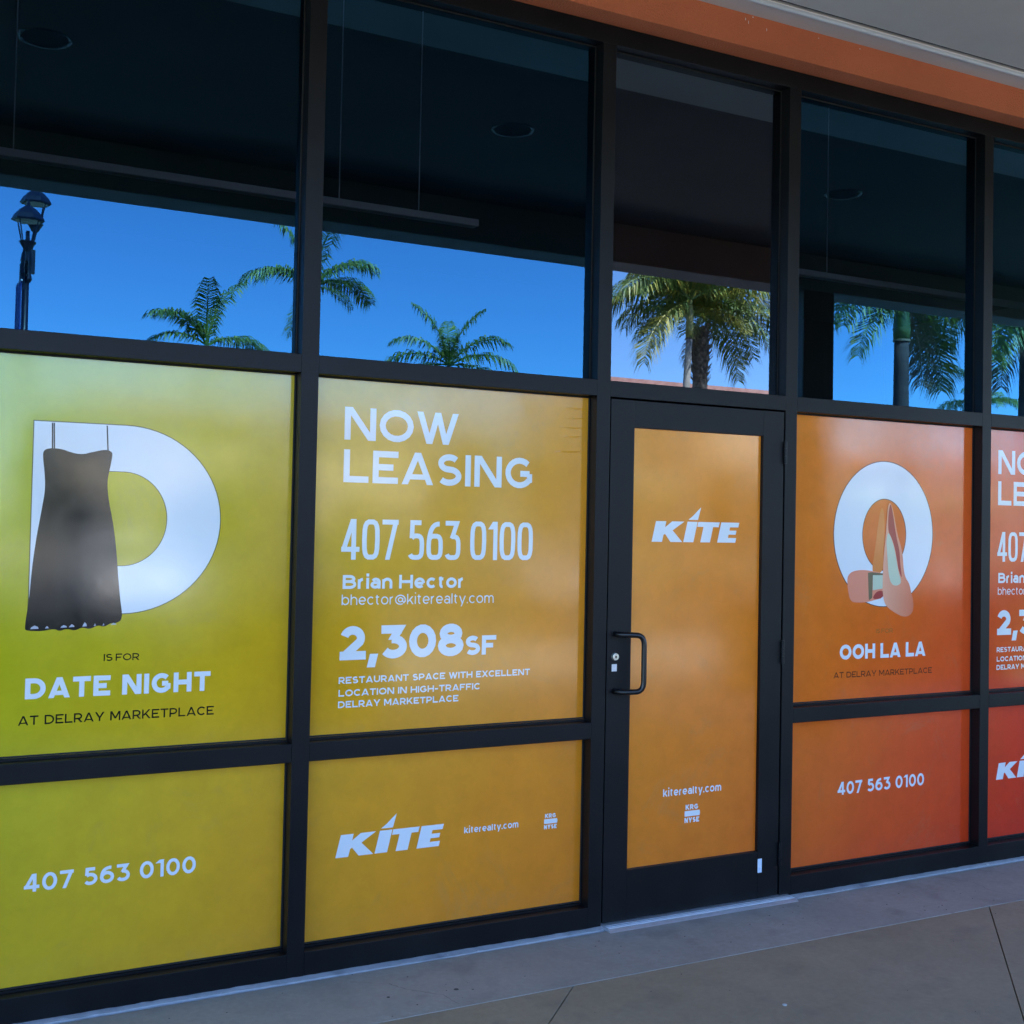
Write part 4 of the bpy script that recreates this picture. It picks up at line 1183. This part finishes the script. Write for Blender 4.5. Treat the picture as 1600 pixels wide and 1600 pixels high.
tube(bm, [(lx, ly, 5.15), (lx - 0.03, ly + 0.28, 5.15), (lx - 0.05, ly + 0.48, 5.3), (lx - 0.05, ly + 0.50, 5.47)], 0.03, 8)
obj('bracket', bm, M['lampmetal'], lp)
bm = bmesh.new()
bx(bm, lx - 0.10, lx - 0.03, ly + 0.06, ly + 0.16, 4.92, 5.30)
bx(bm, lx + 0.05, lx + 0.12, ly - 0.10, ly + 0.02, 5.20, 5.55)
obj('ballast_box', bm, M['lampmetal'], lp)
lantern(lp, lx + 0.17, ly - 0.50, 6.03, 0.95, 0)
lantern(lp, lx - 0.05, ly + 0.50, 5.53, 0.95, 1)
bm = bmesh.new(); bx(bm, lx - 0.13, lx - 0.115, ly - 0.02, ly + 0.55, 3.35, 5.0)
obj('banner', bm, M['banner'], lp)
bm = bmesh.new()
for z in (3.37, 4.98):
    tube(bm, [(lx, ly, z), (lx - 0.12, ly + 0.02, z), (lx - 0.122, ly + 0.6, z)], 0.012, 6)
obj('banner_arm', bm, M['white'], lp)

# ------------------------------------------------------------------ palms
def frond_mesh(name, L, elev, droop, mats, nl=50, leaf=0.33, hang=0.9, seed=0):
    rnd = random.Random(seed)
    bm = bmesh.new()
    pts = []
    p = Vector((0, 0, 0)); a = elev
    n = 26
    for k in range(n + 1):
        pts.append(p.copy())
        a -= droop / n * (0.5 + 1.1 * k / n)
        p = p + Vector((math.cos(a), 0, math.sin(a))) * (L / n)
    tube(bm, pts[::2] + [pts[-1]] if n % 2 else pts[::2], [0.035 * (1 - 0.93 * k / (len(pts[::2]) - 1)) + 0.002 for k in range(len(pts[::2]))], 5, caps=False)
    for f in bm.faces: f.material_index = 0
    for k in range(nl):
        t = 0.10 + 0.90 * (k + rnd.random() * 0.5) / nl
        i = min(int(t * n), n - 1)
        c = pts[i].lerp(pts[i + 1], t * n - i)
        d = (pts[i + 1] - pts[i]).normalized()
        up_ = Vector((-d.z, 0, d.x))
        ln = leaf * L * (math.sin(PI * (0.12 + 0.80 * t)) ** 0.7) * rnd.uniform(0.85, 1.1)
        for s in (-1, 1):
            side = Vector((0, s, 0))
            dr = (side * 0.95 + d * rnd.uniform(0.45, 0.75) + up_ * rnd.uniform(0.0, 0.45)).normalized()
            mid = c + dr * ln * 0.5 + Vector((0, 0, -hang * ln * 0.10))
            tip = c + dr * ln * 0.80 + Vector((0, 0, -hang * ln * rnd.uniform(0.45, 0.75)))
            wv = d * 0.020 * L / 2.2
            v0, v1, v2, v3, v4 = (bm.verts.new(q) for q in (c - wv * 0.5, c + wv * 0.5, mid - wv, mid + wv, tip))
            f1 = bm.faces.new((v0, v1, v3, v2)); f2 = bm.faces.new((v2, v3, v4))
            mi_ = 1 if rnd.random() < 0.22 else 0
            f1.material_index = mi_; f2.material_index = mi_
    me = bpy.data.meshes.new(name)
    bm.to_mesh(me); bm.free()
    for q in mats: me.materials.append(q)
    return me

GR = [M['frond'], M['frondy']]
YL = [M['frondy'], M['frond']]
DR = [M['frondd'], M['frondd']]
FM = {}
for i, (el, dp) in enumerate(((80, 50), (56, 85), (33, 85), (10, 72), (-18, 62), (-50, 40))):
    FM[('g', i)] = frond_mesh('frond_green', 2.3, math.radians(el), math.radians(dp), GR, seed=i + 1)
for i, (el, dp) in ((1, (56, 85)), (2, (33, 85)), (3, (10, 72)), (4, (-18, 62))):
    FM[('y', i)] = frond_mesh('frond_yellow', 2.3, math.radians(el), math.radians(dp), YL, seed=i + 20)
for i, (el, dp) in ((4, (-22, 80)), (5, (-55, 40))):
    FM[('d', i)] = frond_mesh('frond_dry', 2.3, math.radians(el), math.radians(dp), DR, seed=i + 40)

def palm(x, y, ztop, L, label, r=(0.13, 0.10), shaft=('shaft', 0.9), trunkm='trunkp', lean=0.0, spec=None, boots=False, ground=-0.15):
    t = thing('palm_tree', label, 'palm tree', 'palms in the car park, mirrored in the windows', (x, y, ground))
    H = ztop - ground
    sh = shaft[1]
    pts, rad = [], []
    for k in range(11):
        q = k / 10
        pts.append((lean * (q ** 1.5 - 1), 0, (H - sh) * q))
        bul = 1.0 + (0.22 * math.sin(PI * min(1, q * 1.25)) if not boots else 0)
        rad.append((r[0] + (r[1] - r[0]) * q) * bul)
    obj('trunk', tube(bmesh.new(), pts, rad, 14), M[trunkm], t, smooth=True)
    if boots:                                     # old leaf bases, a barrel of overlapping stubs
        bm = bmesh.new()
        for k in range(90):
            q = k / 90
            z = H - sh - 1.7 + 1.7 * q; a = k * 2.4
            rr = 0.17 + 0.16 * math.sin(PI * (0.15 + 0.55 * q))
            c = Vector((math.cos(a) * rr * 0.8, math.sin(a) * rr * 0.8, z)); o_ = Vector((math.cos(a), math.sin(a), 1.1)).normalized()
            s_ = Vector((-math.sin(a), math.cos(a), 0))
            v = [bm.verts.new(s) for s in (c - s_ * 0.07, c + s_ * 0.07, c + o_ * 0.20 + s_ * 0.04, c + o_ * 0.20 - s_ * 0.04)]
            bm.faces.new(v)
        tube(bm, [(0, 0, H - sh - 1.75), (0, 0, H - sh - 0.9), (0, 0, H - sh)], [0.16, 0.27, 0.24], 12)
        obj('leaf_base_barrel', bm, M['trunkb'], t)
    elif sh > 0:
        bm = bmesh.new()
        tube(bm, [(0, 0, H - sh), (0, 0, H - sh * 0.75), (0, 0, H - sh * 0.3), (0, 0, H + 0.05)], [r[1] * 1.12, r[1] * 1.22, r[1] * 1.0, r[1] * 0.55], 14)
        obj('crownshaft', bm, M[shaft[0]], t, smooth=True)
        obj('shaft_scar', tube(bmesh.new(), [(0, 0, H - sh - 0.02), (0, 0, H - sh + 0.03)], r[1] * 1.2, 14), M['frondd'], t)
    for (kd, i, az, sc) in spec:
        o = bpy.data.objects.new('frond', FM[(kd, i)])
        C.objects.link(o); o.parent = t
        o.location = (0, 0, H - (0.05 if sh and not boots else 0.0))
        o.rotation_euler = (random.uniform(-0.12, 0.12), 0, math.radians(az))
        o.scale = (L / 2.3 * sc,) * 3
    return t

def crown(n_, levels, kinds='g', seed=0, skip=()):
    rnd = random.Random(seed)
    out = []
    az = rnd.uniform(0, 360)
    for k in range(n_):
        i = levels[k % len(levels)]
        kd = rnd.choice(kinds)
        if (kd, i) not in FM: kd = 'g'
        out.append((kd, i, az, rnd.uniform(0.85, 1.1)))
        az += 137.5
    return out

V2 = 28.5      # azimuth helper: fronds named 'sideways' stand square to the mirrored line of sight
palm(8.94, -36, 7.3, 2.75, 'palm whose crown just clears the sill of the left window, beside the lamp', spec=[('g', 0, 340, 1.05), ('g', 1, 160, 0.95), ('g', 1, 150, 0.9), ('g', 2, 330, 1.0), ('g', 2, 345, 0.95), ('g', 0, 100, 0.9), ('g', 2, 175, 0.8)])
palm(9.75, -28, 8.1, 2.3, 'palm half hidden behind the mullion left of the leasing poster', trunkm='trunkw', spec=[('g', 2, 170, 1.0), ('g', 2, 157, 0.9), ('g', 1, 348, 1.0), ('y', 2, 336, 1.0), ('g', 2, 340, 1.02), ('g', 0, 60, 1.05), ('g', 0, 200, 1.0), ('g', 1, 20, 0.9), ('g', 5, 165, 0.7), ('g', 3, 350, 0.6)])
palm(17.75, -36, 7.4, 2.75, 'small palm above the leasing poster, alone in open sky', spec=[('g', 2, 25, 1.0), ('g', 2, 205, 1.0), ('g', 1, 38, 0.95), ('g', 1, 196, 0.92), ('g', 0, 30, 0.9), ('g', 0, 212, 1.0), ('g', 0, 300, 0.8), ('g', 1, 115, 0.8), ('g', 3, 18, 0.85), ('g', 3, 214, 0.85), ('g', 1, 290, 0.7)])
palm(19.75, -24, 8.15, 2.95, 'pale trunked palm above the door, nearer of the overlapping two', r=(0.14, 0.095), shaft=('shafty', 1.15), trunkm='trunkw', lean=0.25,
     spec=crown(14, (0, 1, 1, 2), 'gggy', 11) + [('y', 4, 166, 1.0), ('g', 4, 160, 0.75), ('g', 2, 345, 1.0), ('y', 1, 75, 0.8), ('g', 2, 172, 1.05), ('g', 2, 160, 0.95)])
palm(21.3, -25.5, 8.0, 3.15, 'thick brown palm above the door, with old leaf bases under its crown', r=(0.24, 0.22), shaft=('shaft', 0.35), trunkm='trunkb', boots=True,
     spec=crown(20, (0, 1, 2, 2, 1, 2), 'gggy', 17) + [('d', 5, 180, 0.5), ('g', 4, 350, 0.85), ('g', 3, 20, 0.8), ('g', 3, 140, 0.8), ('y', 3, 80, 0.7), ('g', 3, 350, 0.95), ('g', 3, 335, 1.0), ('y', 2, 350, 1.1), ('g', 3, 190, 0.8)])
palm(19.75, -16, 7.05, 2.75, 'thick trunked palm with green crownshaft, mirrored over the O poster', r=(0.20, 0.165), shaft=('shaft', 1.05), trunkm='trunkp',
     spec=crown(13, (0, 1, 2), 'g', 23) + [('g', 3, 165, 1.0), ('g', 3, 178, 0.95), ('g', 4, 170, 0.8), ('g', 2, 155, 1.0), ('g', 2, 168, 1.0), ('g', 3, 345, 1.0), ('g', 4, 340, 1.05), ('d', 4, 335, 0.9), ('g', 2, 350, 1.0), ('g', 4, 350, 1.05), ('g', 3, 330, 0.9)])
palm(25.3, -17, 7.9, 3.0, 'dense palm at the far right window edge', r=(0.20, 0.17), shaft=('shaft', 1.4), spec=crown(16, (0, 1, 2, 3), 'g', 29) + [('g', 4, 160, 1.0), ('g', 4, 170, 0.95), ('d', 5, 175, 0.9), ('g', 3, 165, 1.05)])
palm(50.4, -40, 8.2, 2.6, 'distant small palm low in the right windows', spec=crown(14, (0, 1, 2, 2), 'g', 31))
